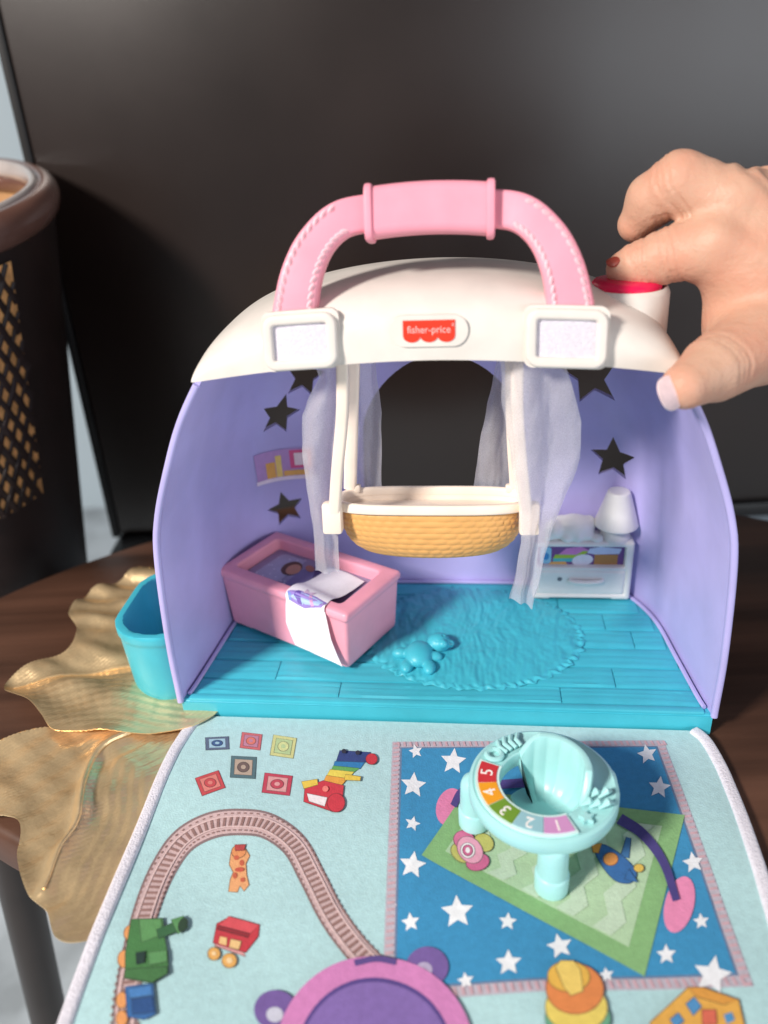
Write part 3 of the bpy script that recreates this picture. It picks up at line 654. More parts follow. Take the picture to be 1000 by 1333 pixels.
for nm, poly, rgb, off in (('printed_bonnet', [(.02, .5), (.1, .6), (.5, .63), (.93, .56), (1.0, .46), (.7, .42), (.3, .43)], (150, 128, 200), .014), ('printed_lining', [(.12, .56), (.45, .6), (.85, .55), (.93, .48), (.6, .46), (.3, .47)], (170, 196, 232), .02), ('printed_ribbon', [(.2, .52), (.36, .6), (.44, .6), (.32, .44), (.24, .44)], (108, 84, 170), .026),
                      ('printed_ribbon', [(.55, .46), (.62, .46), (.75, .57), (.68, .59)], (212, 160, 200), .026), ('printed_edge', [(.03, .5), (.1, .6), (.17, .6), (.12, .5)], (126, 150, 214), .026), ('printed_bow', [(.38, .36), (.5, .40), (.62, .35), (.6, .44), (.5, .42), (.4, .45)], (214, 186, 214), .02)):
    v2, f2 = sheet2d(poly, (), .03); P = clothP(v2[:, 0], v2[:, 1]); e1 = clothP(v2[:, 0], v2[:, 1]+.01)-P; nn = np.cross(np.tile([1., 0, 0], (len(P), 1)), e1); nn /= np.linalg.norm(nn, axis=1)[:, None]
    if nn[:, 2].mean() < 0: nn = -nn
    build(nm, tr((P+nn*off, f2), crT), prn(rgb), CB, smooth=False)

# ================================================================== white dresser
DR = thing('toy_dresser', 'white toy dresser with moulded lamp on top by the right wall', 'dresser', tuple(toyT([(6.7, 8.6, 1.12)])[0]))
DW = plastic('dresser_white_plastic', (238, 236, 234), .4)
def dres(P):
    d = sd_box(P, (6.72, 8.62, 2.78), (2.34, .68, 1.62), .12)
    d = np.maximum(d, -sd_box(P, (6.6, 7.9, 3.58), (2.07, .28, .56), .04))
    d = np.maximum(d, -(np.maximum(sd_box(P, (6.66, 7.94, 2.15), (2.13, .1, .72), .06), -sd_box(P, (6.66, 7.94, 2.15), (2.05, .3, .64), .06))))
    d = np.maximum(d, -sd_box(P, (6.7, 8.5, 1.1), (1.5, 2, .13), .04))
    return d
build('cabinet', tr(nets(dres, (4.2, 7.75, 1.05), (9.2, 9.45, 4.55), .06), toyT), DW, DR)
dh = tube(smooth_path([(6.1, 7.93, 2.3), (6.3, 7.83, 2.27), (6.9, 7.8, 2.24), (7.5, 7.83, 2.27), (7.7, 7.93, 2.3)], 16), .12, (0, 0, 1), 10)
build('drawer_handle', tr(dh, toyT), DW, DR)
build('screw_hole', tr(lathe([(.001, 0), (.12, 0)], 16), lambda V: toyT(np.c_[V[:, 0]+5.65, np.full(len(V), 7.928), V[:, 1]+2.35])), prn((120, 120, 128)), DR)
def lampf(P):
    r = np.hypot(P[:, 0]-8.2, P[:, 1]-8.6); z = P[:, 2]
    rad = np.interp(z, [5.05, 6.85], [1.05, .5]); shade = np.maximum((r-rad)*.9, np.maximum(5.05-z, z-6.82))
    basef = np.maximum(r-np.interp(z, [4.3, 4.5, 4.8, 5.2], [.75, .72, .52, .4]), np.maximum(4.3-z, z-5.2))
    return smin(shade, basef, .1)
build('lamp', tr(nets(lampf, (7.1, 7.5, 4.25), (9.4, 9.8, 7.0), .06), toyT), DW, DR)
def plush(P):
    d = sd_ell(P, (6.25, 8.55, 4.85), (.95, .6, .74))
    for c, r in (((5.3, 8.4, 4.85), (.5, .45, .52)), ((5.0, 8.15, 4.6), (.24, .2, .22)), ((6.8, 8.3, 4.62), (.35, .3, .3)), ((5.9, 8.15, 4.55), (.3, .25, .25)), ((6.95, 8.7, 5.05), (.32, .3, .4)), ((7.3, 8.2, 4.5), (.3, .25, .22)), ((6.4, 8.1, 4.6), (.22, .2, .28)), ((5.6, 8.7, 5.2), (.3, .25, .25))):
        d = smin(d, sd_ell(P, c, r), .12)
    return d
build('moulded_toys', tr(nets(plush, (4.5, 7.7, 4.2), (7.8, 9.4, 5.95), .06), toyT), DW, DR)
def dface(poly, off, step=.3): V, F = sheet2d(poly, (), step); return toyT(np.c_[V[:, 0], np.full(len(V), 8.17-off), V[:, 1]]), F
SP = build('shelf_picture', dface(rc(4.56, 8.64, 3.04, 4.12), 0), prn((120, 70, 140)), DR, smooth=False)
for nm, poly, rgb, off in (('printed_bottle', rrect(.26, .46, .14)+[4.95, 3.55], (150, 205, 235), .012), ('printed_bottle_label', ellp(4.95, 3.5, .16, .2), (60, 140, 205), .02), ('printed_towel', [(5.45, 3.5), (6.7, 3.55), (7.0, 3.85), (6.6, 4.05), (5.9, 3.95)], (214, 130, 200), .012), ('printed_towel', [(5.3, 3.38), (6.6, 3.42), (6.95, 3.8), (6.7, 3.82), (6.4, 3.6), (5.4, 3.6)], (170, 200, 60), .016),
                      ('printed_towel', [(5.3, 3.2), (6.4, 3.2), (6.7, 3.42), (5.3, 3.42)], (90, 190, 200), .012), ('printed_bear', ellp(6.7, 3.3, .5, .32, 10), (240, 232, 244), .02), ('printed_basket', rc(7.25, 8.35, 3.06, 3.62), (190, 130, 66), .012), ('printed_blanket', [(6.9, 3.7), (7.3, 3.62), (8.4, 3.66), (8.5, 3.95), (7.5, 4.05), (7.0, 3.95)], (206, 212, 240), .016), ('printed_toy', [(5.1, 3.06), (6.0, 3.06), (5.9, 3.22), (5.2, 3.2)], (240, 176, 96), .02)):
    build(nm, dface(poly, off), prn(rgb), SP, smooth=False)

# ================================================================== play mat
MATZ = .3
def mat_h(x, y):
    fade = np.clip((25.2-y)/3, 0, 1)
    return MATZ+fade*(.035*np.exp(-((x+.045*y-1.2)/.5)**2)+.03*np.exp(-((y-.05*x-17.2)/.6)**2)+.08*np.sin(x*.55+.8*np.sin(y*.3))*np.sin(y*.5+1)+.03*np.sin(x*1.1+y*.7))
MAT = thing('play_mat', 'pale aqua fleece play mat printed with toys in front of the base', 'play mat', tuple(toyT([(0, -6, .1)])[0]))
AQ = cloth((172, 214, 218))
hl = [(-10.1, -.12), (-10.42, -.66), (-10.62, -1.7), (-10.7, -2.75), (-10.7, -5.1), (-10.52, -9.85), (-10.32, -13.1), (-9.9, -16.5), (-8.8, -19)]
hr_ = [(-u+.28 if False else -u, v) for u, v in hl]
hr_ = [(u+.22, v) for u, v in hr_]
edge_l = smooth_path(hl, 60); edge_r = smooth_path(hr_, 60)
mo = np.vstack([edge_l, edge_r[::-1]]); moW = toyT(np.c_[mo, np.zeros(len(mo))])[:, :2]
Vm, Fm = sheet2d(moW, (), .3)
build('mat_cloth', solid(np.c_[Vm, mat_h(Vm[:, 0], Vm[:, 1])], Fm, np.tile([0, 0, -1.], (len(Vm), 1)), .18), AQ, MAT)
HEM = mat('white_fleece_hem', (226, 222, 232), .95, var=.06, vscale=500, bump=.9, bscale=1500, sheen=.2)
for e_ in (edge_l, edge_r):
    Pw = toyT(np.c_[e_, np.zeros(60)]); Pw[:, 2] = mat_h(Pw[:, 0], Pw[:, 1])-.03
    build('hem', sweep(Pw, rrect(.24, .17, .14, 3), (0, 0, 1)), HEM, MAT)
LAY = [0]
def pxy(pts): return [tuple(at_z(x, y, MATZ)[:2]) for x, y in pts]
def motif(name, layers, step=.35, parent=None, base=None, lines=False):
    """printed picture: polygons (world xy) with fabric colours, stacked a tenth of a millimetre apart"""
    Vs = []; Fs = []; mi = []; ms = []; n = 0
    lv0 = base if base is not None else 1
    if lines:                                           # printed outline, a darker ink round each shape
        ol = []
        for rgb, poly in layers:
            q = np.array(poly); a2 = .5*np.sum(q[:, 0]*np.roll(q[:, 1], -1)-q[:, 1]*np.roll(q[:, 0], -1)); e1 = np.roll(q, -1, 0)-np.roll(q, 1, 0); e1 /= np.linalg.norm(e1, axis=1)[:, None]+1e-9
            if abs(a2) > .06: ol.append((tuple(int(c*.5+20) for c in rgb), [tuple(p) for p in q+np.stack([e1[:, 1], -e1[:, 0]], 1)*(.028 if a2 > 0 else -.028)]))
            ol.append((rgb, poly))
        layers = ol
    for k, (rgb, poly) in enumerate(layers):
        v, f = sheet2d(poly, (), step); z = mat_h(v[:, 0], v[:, 1])+.014*(lv0+k*(.25 if lines else .5))
        m_ = cloth(rgb)
        if m_ not in ms: ms.append(m_)
        Vs.append(np.c_[v, z]); Fs += [tuple(i+n for i in ff) for ff in f]; mi += [ms.index(m_)]*len(f); n += len(v)
    return build(name, (np.concatenate(Vs), Fs), ms, parent or MAT, smooth=False, mi=mi)
def z8(pts): return [(480+x/1.923, 900+y/1.923) for x, y in pts]     # two enlargements the print was measured on
def z7(pts): return [(x/2, 900+y/2) for x, y in pts]
def E_(cx, cy, a, b, rot=0, n=26): return pxy(ellp(cx, cy, a, b, rot, n))
# printed blue rug
rugpx = [(511, 966), (864, 964), (982, 1283), (497, 1302)]
rq = np.array(pxy(rugpx))
def quad_in(q, d):                                  # inset a quad by d
    c = q.mean(0); out = []
    for i in range(4):
        a, b_, c_ = q[i-1], q[i], q[(i+1) % 4]; e1 = (b_-a)/np.linalg.norm(b_-a); e2 = (c_-b_)/np.linalg.norm(c_-b_)
        n1 = np.array([-e1[1], e1[0]]); n2 = np.array([-e2[1], e2[0]])
        if n1@(c-b_) < 0: n1 = -n1
        if n2@(c-b_) < 0: n2 = -n2
        out.append(b_+(n1+n2)/(1+n1@n2)*d)
    return np.array(out)
BLUE = (42, 140, 196)
RUGP = motif('printed_blue_rug', [((186, 176, 190), rq), ((96, 122, 160), quad_in(rq, .33)), (BLUE, quad_in(rq, .4))], .5)
tk = []
for i in range(4):
    a, b_ = rq[i], rq[(i+1) % 4]; L_ = np.linalg.norm(b_-a); e1 = (b_-a)/L_; nn = np.array([-e1[1], e1[0]])
    if nn@(rq.mean(0)-a) < 0: nn = -nn
    for k in range(int(L_/.24)):
        c = a+e1*(.2+k*.24); q = [c+nn*.05, c+nn*.05+e1*.09, c+nn*.29+e1*.13, c+nn*.29+e1*.04]
        if i != 2 and not inside([c+nn*.1], moW)[0]: continue
        z = float(mat_h(c[0], c[1]))+.014*3; tk.append((np.c_[np.array(q), np.full(4, z)], [(0, 1, 2, 3)]))
stuff(build('printed_stitching', join(tk), cloth((206, 160, 172)), RUGP, smooth=False))
ST = [(118, 152, 18), (212, 177, 33), (112, 236, 33), (110, 335, 20), (110, 440, 35), (105, 580, 24), (222, 556, 42), (348, 580, 24), (478, 642, 34), (350, 685, 34), (243, 726, 22), (595, 713, 20), (697, 160, 26), (727, 245, 29), (812, 432, 28), (832, 577, 21), (745, 660, 26), (860, 710, 50), (375, 142, 16), (40, 640, 0)]
for x, y, R in ST:
    if not R: continue
    sp = z8(star(x, y, R, -90+random.uniform(-14, 14), .47)); motif('printed_star', [((234, 236, 240), pxy(sp))], .3, None, 3)
# green activity mat printed on the rug
gq = np.array(pxy([(549, 1116), (606, 1028), (891, 1064), (839, 1272)]))
motif('printed_pad', [((232, 120, 170), E_(586, 1050, 18, 25, 15))], .3, None, 3)
motif('printed_pad', [((238, 128, 176), E_(884, 1180, 19, 37, 14))], .3, None, 5)
GM = motif('printed_green_mat', [((128, 182, 112), gq), ((172, 206, 160), quad_in(gq, .62))], .4, None, 4)
gi = quad_in(gq, .62)
for k in range(5):                                  # pale zigzag bands
    t0, t1 = .06+k*.19, .06+k*.19+.09; zig = []
    def gp_(s, t): return (gi[0]*(1-s)+gi[1]*s)*(1-t)+(gi[3]*(1-s)+gi[2]*s)*t
    up = [gp_(s, min(.99, t0+(.05 if i % 2 else 0))) for i, s in enumerate(np.linspace(.01, .99, 8))]; dn = [gp_(s, min(.99, t1+(.05 if i % 2 else 0))) for i, s in enumerate(np.linspace(.01, .99, 8))]
    motif('printed_zigzag', [((188, 212, 182), up+dn[::-1])], .35, GM, 6)
motif('printed_flower', [((196, 190, 90), E_(601, 1112, 15, 11, 40)), ((196, 190, 90), E_(630, 1097, 13, 11, 40)), ((218, 100, 146), E_(604, 1094, 13, 12)), ((214, 90, 140), E_(622, 1124, 15, 11, -20)), ((236, 150, 180), E_(612, 1108, 15, 19, -35)), ((240, 226, 232), E_(609, 1109, 9, 10)), ((216, 90, 140), E_(609, 1109, 6, 7)), ((240, 226, 232), E_(609, 1109, 3, 4))], .3, None, 7, lines=True)
motif('printed_rocket', [((52, 110, 170), pxy(z8([(630, 420), (645, 372), (655, 375), (650, 425)]))), ((40, 100, 172), pxy(smooth_loop(z8([(566, 402), (590, 392), (640, 425), (668, 462), (655, 487), (618, 482), (585, 445)]), 40))), ((240, 150, 50), pxy(z8([(558, 392), (582, 388), (574, 412), (562, 410)]))), ((230, 140, 60), E_(794.5, 1122.5, 9, 8)), ((236, 190, 70), E_(831, 1135, 6, 5)), ((40, 100, 172), pxy(z8([(650, 455), (672, 488), (640, 480)])))], .3, None, 7, lines=True)
def band(path_px, wpx0, wpx1, n=40):
    P = smooth_path(path_px, n); out_l = []; out_r = []
    for i in range(n):
        t = P[min(i+1, n-1)]-P[max(i-1, 0)]; t /= np.linalg.norm(t); nn = np.array([-t[1], t[0]]); hw = (wpx0+(wpx1-wpx0)*i/(n-1))/2
        out_l.append(P[i]+nn*hw); out_r.append(P[i]-nn*hw)
    return pxy(out_l+out_r[::-1])
motif('printed_arch', [((66, 54, 130), band([(806, 1070), (836, 1090), (862, 1125), (880, 1176)], 15, 10))], .3, None, 9)
motif('printed_arch', [((72, 58, 134), band([(590, 1050), (604, 1030), (640, 1025), (690, 1022)], 9, 12))], .3, None, 9)
# printed railway
TRK = [(163, 1345), (166, 1300), (178, 1235), (196, 1168), (216, 1122), (240, 1091), (276, 1074), (315, 1071), (350, 1077), (384, 1102), (408, 1145), (432, 1192), (462, 1232), (492, 1262)]
RW = motif('printed_railway', [((136, 110, 112), band(TRK, 33, 36, 90)), ((206, 172, 172), band(TRK, 27, 30, 90))], .4)
P = smooth_path(TRK, 400); W2 = np.array(pxy(P)); cl = np.r_[0, np.cumsum(np.linalg.norm(np.diff(W2, axis=0), axis=1))]; tk = []; dots = []
for s in np.arange(.1, cl[-1]-.1, .225):
    c = np.array([np.interp(s, cl, W2[:, 0]), np.interp(s, cl, W2[:, 1])]); c2 = np.array([np.interp(s+.02, cl, W2[:, 0]), np.interp(s+.02, cl, W2[:, 1])]); t = (c2-c)/np.linalg.norm(c2-c); nn = np.array([-t[1], t[0]])
    z = float(mat_h(*c))+.014*3.2
    tk.append((np.c_[[c+nn*.26+t*.05, c-nn*.26+t*.05, c-nn*.26-t*.05, c+nn*.26-t*.05], np.full(4, z)], [(0, 1, 2, 3)]))
    for sg in (-1, 1): d = c+nn*sg*.385; tk.append((np.c_[[d+t*.05+nn*.03, d+t*.05-nn*.03, d-t*.05-nn*.03, d-t*.05+nn*.03], np.full(4, z)], [(0, 1, 2, 3)]))
stuff(build('printed_sleepers', join(tk), cloth((150, 110, 104)), RW, smooth=False))
rl = []
for sg in (-1, 1):
    nrm2 = np.gradient(W2, axis=0); nrm2 /= np.linalg.norm(nrm2, axis=1)[:, None]; nn = np.stack([-nrm2[:, 1], nrm2[:, 0]], 1)
    a, b_ = W2+nn*sg*.2, W2+nn*sg*.26; z = mat_h(W2[:, 0], W2[:, 1])+.014*3.8; n = len(W2)
    rl.append((np.r_[np.c_[a, z], np.c_[b_, z]], [(i, i+1, n+i+1, n+i) for i in range(n-1)]))
build('printed_rails', join(rl), cloth((222, 188, 186)), RW, smooth=False)
# six printed blocks
def bq(cx, cy, hx, hy, rot):
    c, s = math.cos(math.radians(rot)), math.sin(math.radians(rot)); return pxy([(cx+x*c-y*s, cy+x*s*.85+y*c) for x, y in ((-hx, -hy), (hx, -hy), (hx, hy), (-hx, hy))])
for cx, cy, hx, hy, rot, c1, c2, c3 in ((283, 968, 15, 8, -3, (84, 98, 130), (150, 190, 214), (50, 84, 140)), (327, 965, 13, 10, 8, (208, 92, 100), (190, 120, 150), (226, 110, 96)), (369, 972, 15, 13, 10, (206, 206, 130), (176, 202, 140), (208, 214, 140)), (317, 999, 16, 14, 3, (76, 108, 118), (184, 160, 140), (110, 88, 84)), (274, 1020, 16, 12, -22, (206, 62, 70), (226, 120, 110), (208, 66, 72)), (361, 1021, 18, 13, 8, (202, 54, 78), (224, 150, 150), (202, 60, 80))):
    mk = [(c1, bq(cx, cy, hx, hy, rot)), (c2, bq(cx, cy, hx*.7, hy*.7, rot)), (c3, E_(cx, cy, hx*.45, hy*.45)), (c2, E_(cx, cy, hx*.2, hy*.2))]
    motif('printed_block', mk, .3, lines=True)
# rainbow xylophone car
def Z7p(pts): return pxy(z7(pts))
motif('printed_xylophone_car', [((40, 60, 130), Z7p([(885, 155), (965, 160), (960, 185), (875, 185)])), ((30, 120, 190), Z7p([(872, 184), (950, 187), (938, 203), (868, 198)])), ((90, 170, 80), Z7p([(868, 196), (936, 203), (920, 214), (862, 208)])), ((240, 214, 70), Z7p([(860, 206), (922, 213), (905, 232), (850, 224)])), ((240, 160, 50), Z7p([(850, 222), (905, 231), (890, 248), (842, 240)])), ((216, 44, 60), Z7p([(795, 252), (842, 236), (895, 250), (890, 300), (868, 318), (792, 290)])), ((240, 200, 60), Z7p([(786, 238), (826, 232), (828, 246), (792, 256)])), ((238, 226, 228), Z7p([(800, 270), (852, 282), (846, 304), (806, 290)])),
                    ((216, 44, 60), E_(438, 1048, 11, 12)), ((214, 40, 56), E_(484, 990, 7, 7)), ((240, 200, 60), Z7p([(900, 222), (940, 228), (938, 238), (898, 236)])), ((40, 40, 60), E_(448, 980, 3, 3)), ((40, 40, 60), E_(466, 982, 3, 3)), ((250, 120, 110), E_(424, 1030, 4, 4))], .3, lines=True)
# giraffe
motif('printed_giraffe', [((236, 160, 100), Z7p([(602, 420), (640, 412), (650, 430), (640, 450), (642, 480), (648, 505), (636, 520), (625, 505), (618, 522), (596, 520), (600, 490), (608, 470), (598, 450)])), ((230, 140, 80), E_(311, 1109, 9, 8)), ((206, 90, 60), E_(308, 1117, 3.5, 3)), ((206, 90, 60), E_(315, 1124, 3, 4)), ((206, 90, 60), E_(306, 1140, 3, 4)), ((206, 90, 60), E_(316, 1146, 3, 3)), ((190, 60, 60), Z7p([(612, 402), (640, 402), (636, 416), (614, 416)])), ((206, 80, 60), E_(312, 1133, 6, 3))], .3, lines=True)
# red wagon house
motif('printed_wagon', [((226, 150, 150), Z7p([(558, 640), (620, 660), (640, 690), (560, 662)])), ((206, 48, 60), Z7p([(596, 590), (676, 612), (672, 640), (640, 680), (556, 655), (566, 606)])), ((224, 70, 80), Z7p([(596, 588), (676, 612), (650, 634), (570, 612)])), ((150, 36, 46), Z7p([(568, 612), (650, 634), (648, 642), (566, 620)])), ((238, 190, 120), Z7p([(574, 640), (592, 644), (590, 664), (570, 658)])), ((238, 190, 120), Z7p([(602, 648), (628, 654), (622, 674), (598, 668)])), ((238, 170, 80), E_(279, 1243, 7.5, 8)), ((238, 170, 80), E_(299, 1252, 9, 9)), ((250, 210, 150), E_(279, 1243, 3, 3)), ((250, 210, 150), E_(299, 1252, 4, 4))], .3, lines=True)
# green engine and blue coach
motif('printed_engine', [((236, 150, 80), E_(171, 1218, 8, 10)), ((236, 150, 80), E_(163, 1252, 8, 11)), ((66, 128, 66), Z7p([(345, 600), (425, 596), (428, 640), (438, 690), (440, 740), (400, 768), (330, 755), (330, 690)])), ((88, 152, 84), Z7p([(365, 600), (420, 598), (424, 640), (372, 660)])), ((50, 104, 60), Z7p([(410, 628), (452, 608), (462, 632), (416, 650)])), ((84, 150, 84), Z7p([(448, 600), (478, 590), (490, 620), (466, 638)])), ((40, 66, 46), E_(239, 1207, 5, 9, 15)), ((30, 56, 50), Z7p([(358, 690), (380, 686), (378, 716), (360, 720)])), ((86, 150, 84), Z7p([(390, 690), (436, 684), (438, 712), (392, 722)])), ((62, 118, 62), Z7p([(330, 735), (438, 728), (438, 745), (400, 768), (328, 755)]))], .35, None, 5, lines=True)
motif('printed_coach', [((236, 150, 80), E_(160, 1306, 7, 10)), ((236, 150, 80), E_(160, 1330, 7, 10)), ((44, 100, 170), Z7p([(330, 778), (400, 770), (408, 850), (380, 864), (336, 856)])), ((60, 124, 196), Z7p([(338, 784), (396, 776), (398, 800), (342, 808)])), ((34, 76, 140), Z7p([(346, 812), (400, 806), (404, 846), (350, 850)]))], .35, None, 5, lines=True)
# printed bouncer seat in pink and purple
motif('printed_ear', [((112, 82, 160), E_(556, 1260, 28, 26)), ((176, 160, 196), E_(552, 1264, 11, 10))], .3, None, 6)
motif('printed_ear', [((112, 82, 160), E_(359, 1316, 28, 26)), ((196, 196, 214), E_(358, 1322, 11, 10))], .3, None, 6)
motif('printed_round_seat', [((212, 120, 186), E_(488, 1378, 130, 132, 0, 60)), ((84, 62, 140), E_(488, 1386, 104, 112, 0, 60)), ((126, 96, 176), E_(488, 1388, 100, 108, 0, 60)), ((88, 66, 140), band([(462, 1256), (490, 1250), (516, 1254)], 8, 8, 20))], .4, None, 8)
# ring stacker and orange block
motif('printed_ring_stacker', [((96, 170, 130), E_(752, 1330, 42, 30)), ((236, 206, 84), E_(750, 1316, 40, 32)), ((236, 130, 60), E_(748, 1292, 37, 33)), ((240, 180, 60), E_(740, 1276, 27, 20)), ((246, 206, 90), pxy(z8([(468, 700), (480, 684), (512, 684), (528, 705), (535, 760), (505, 772), (488, 750)])))], .35, None, 6, lines=True)
motif('printed_block_house', [((236, 168, 60), pxy(z8([(705, 833), (800, 744), (836, 744), (925, 775), (945, 860), (700, 870)]))), ((226, 150, 50), pxy(z8([(800, 744), (836, 744), (925, 775), (890, 785), (820, 765)]))), ((66, 140, 200), pxy(z8([(795, 785), (815, 768), (832, 790), (812, 812)]))), ((66, 140, 200), pxy(z8([(755, 825), (775, 808), (788, 826), (768, 845)]))), ((66, 140, 200), pxy(z8([(888, 812), (908, 805), (916, 825), (896, 835)]))), ((226, 96, 70), pxy(z8([(835, 800), (868, 800), (870, 835), (836, 838)])))], .35, None, 6, lines=True)

# ================================================================== mint activity seat
SC_ = np.array([4.85, 19.6]); SEAT = thing('activity_seat', 'mint toy activity seat with numbered tray standing on the play mat', 'baby seat', (4.85, 19.6, .32))
sc3 = (4.85, 19.6, 0)
build('tray_ring', lathe([(1.46, 2.4), (1.43, 2.8), (1.46, 2.95), (1.52, 2.98), (1.58, 2.93), (2.28, 2.93), (2.36, 2.98), (2.47, 2.92), (2.5, 2.8), (2.5, 2.5), (2.44, 2.36), (2.3, 2.32), (1.7, 2.34), (1.46, 2.4)], 96, sc3), MINT, SEAT)
for a, rr_ in ((-91, 2.05), (162, 2.34), (16, 2.34)):
    x, y = 4.85+rr_*math.cos(math.radians(a)), 19.6+rr_*math.sin(math.radians(a))
    build('leg', lathe([(.001, 0), (.48, 0), (.55, .06), (.56, .72), (.53, .77), (.5, .8), (.49, 1.5), (.48, 1.9), (.42, 2.1), (.27, 2.24), (.001, 2.3)], 32, (x, y, .34)), MINT, SEAT)
# backrest shell with flutes, and pan
bk = []
A0, A1 = -42, 112; na_ = 110
ro = []; 
def hback(a): t = (a-A0)/(A1-A0); return 2.9+.85*np.clip(np.sin(math.pi*np.clip(t, 0, 1))*1.9, 0, 1)**.7
for i in range(na_+1):
    a = A0+(A1-A0)*i/na_; ar = math.radians(a); fl = .03*abs(math.sin((a-A0)/ (A1-A0)*math.pi*8)); h = hback(a)
    ri = 1.2-fl; prof = [(1.36, 2.3), (1.40, h-.12), (1.36, h-.03), (1.27, h), (1.18, h-.04), (ri-.02, h-.16), (ri-.06, 2.4), (ri-.14, 1.9), (ri-.4, 1.5), (ri-.75, 1.4)]
    ro.append([(4.85+r*math.cos(ar), 19.6+r*math.sin(ar), z) for r, z in [(q_*1.14, z_) for q_, z_ in prof]])
V = np.array([p for r in ro for p in r]); m_ = len(ro[0]); F = [(i*m_+j, (i+1)*m_+j, (i+1)*m_+j+1, i*m_+j+1) for i in range(na_) for j in range(m_-1)]
F += [tuple(range(m_)), tuple(range(na_*m_, (na_+1)*m_))]
build('backrest', (V, F), MINT, SEAT)
pn = [(4.85+1.28*math.cos(math.radians(a)), 19.6+1.28*math.sin(math.radians(a))) for a in np.linspace(-60, 135, 40)]+[(4.3, 19.2), (4.75, 18.95)]
build('seat_pan', prism(pn, 1.28, 1.42), MINT, SEAT)
build('seat_pan', lathe([(1.42, 2.4), (1.28, 1.9), (1.03, 1.5), (.68, 1.4)], 30, sc3, -75, -35), MINT, SEAT)
# numbered tiles
tc5 = [((203, 48, 58), '5', 152), ((240, 160, 30), '4', 178.8), ((112, 152, 44), '3', 205.6), ((150, 196, 206), '2', 232.4), ((210, 150, 200), '1', 259.2)]
fr_ = [(r, a) for r, a in []]
def arcpoly(r0, r1, a0, a1, n=12): A = np.radians(np.linspace(a0, a1, n)); return [(4.85+r1*math.cos(a), 19.6+r1*math.sin(a)) for a in A]+[(4.85+r0*math.cos(a), 19.6+r0*math.sin(a)) for a in A[::-1]]
build('tile_frame', prism(arcpoly(1.47, 2.27, 150, 287.5, 60), 2.92, 3.02), mat('pale_mint_frame', (214, 244, 240), .35), SEAT)
for rgb, s, a0 in tc5:
    t_ = build('number_tile', prism(arcpoly(1.56, 2.18, a0+.3, a0+26.2), 3.0, 3.045), plastic('tile_%s' % s, rgb, .4), SEAT, smooth=False)
    lv, lf = text_mesh(s, .6, .01); am = math.radians(a0+13.2); rot = am-math.pi/2; c, s_ = math.cos(rot), math.sin(rot)
    lv = np.stack([4.85+1.87*math.cos(am)+lv[:, 0]*c-lv[:, 1]*s_, 19.6+1.87*math.sin(am)+lv[:, 0]*s_+lv[:, 1]*c, 3.05+lv[:, 2]], 1)
    build('numeral', (lv, lf), LOGO_WHITE, t_, smooth=False)
# moulded toys on the tray
def pol(r, a, z=3.02): return (4.85+r*math.cos(math.radians(a)), 19.6+r*math.sin(math.radians(a)), z)
build('moulded_ring', tube([pol(1.95+.26*math.cos(t), 138+7.5*math.sin(t)) for t in np.linspace(.4, 5.6, 20)], .1, (0, 0, 1), 8), MINT, SEAT)
for a in (126, 119, 112, 105): build('moulded_bar', tube([pol(1.7, a), pol(2.0, a+2, 3.08), pol(2.28, a-3)], .09, (0, 0, 1), 8), MINT, SEAT)
for k, (r, a) in enumerate(((1.7, 318), (1.95, 322), (2.2, 326), (1.75, 334), (2.05, 338))): build('moulded_leaf', tube([pol(r-.2, a-5, 3.0), pol(r, a, 3.22), pol(r+.16, a+6, 3.02)], .11, (0, 0, 1), 8, scale=[.5, 1.2, .4]), MINT, SEAT)
build('moulded_star', prism(star(*pol(1.95, 303)[:2], .26, 20, .45), 2.95, 3.08), MINT, SEAT)

# ================================================================== hand
SKIN = mat('skin', (218, 174, 149), .52, var=.11, vscale=70, bump=.7, bscale=300, sss=.35, spec=.4, var2=(210, 156, 132))
_n = SKIN.node_tree; _tc = [x for x in _n.nodes if x.bl_idname == 'ShaderNodeTexCoord'][0]; _v = _n.nodes.new('ShaderNodeTexVoronoi'); _v.feature = 'DISTANCE_TO_EDGE'; _v.inputs['Scale'].default_value = 620
_dn = _n.nodes.new('ShaderNodeTexNoise'); _dn.inputs['Scale'].default_value = 150; _n.links.new(_tc.outputs['Object'], _dn.inputs['Vector'])
_ad = _n.nodes.new('ShaderNodeVectorMath'); _ad.operation = 'MULTIPLY_ADD'; _n.links.new(_dn.outputs['Color'], _ad.inputs[0]); _ad.inputs[1].default_value = (.003, .003, .003); _n.links.new(_tc.outputs['Object'], _ad.inputs[2]); _n.links.new(_ad.outputs[0], _v.inputs['Vector'])
_b2 = _n.nodes.new('ShaderNodeBump'); _b2.inputs['Strength'].default_value = .28; _b2.inputs['Distance'].default_value = .0005; _n.links.new(_v.outputs['Distance'], _b2.inputs['Height'])
_b1 = [x for x in _n.nodes if x.bl_idname == 'ShaderNodeBump' and x != _b2][0]; _n.links.new(_b1.outputs[0], _b2.inputs['Normal']); _n.links.new(_b2.outputs[0], _n.nodes['Principled BSDF'].inputs['Normal'])
def hp_(px, py, y): return at_y(px, py, y)
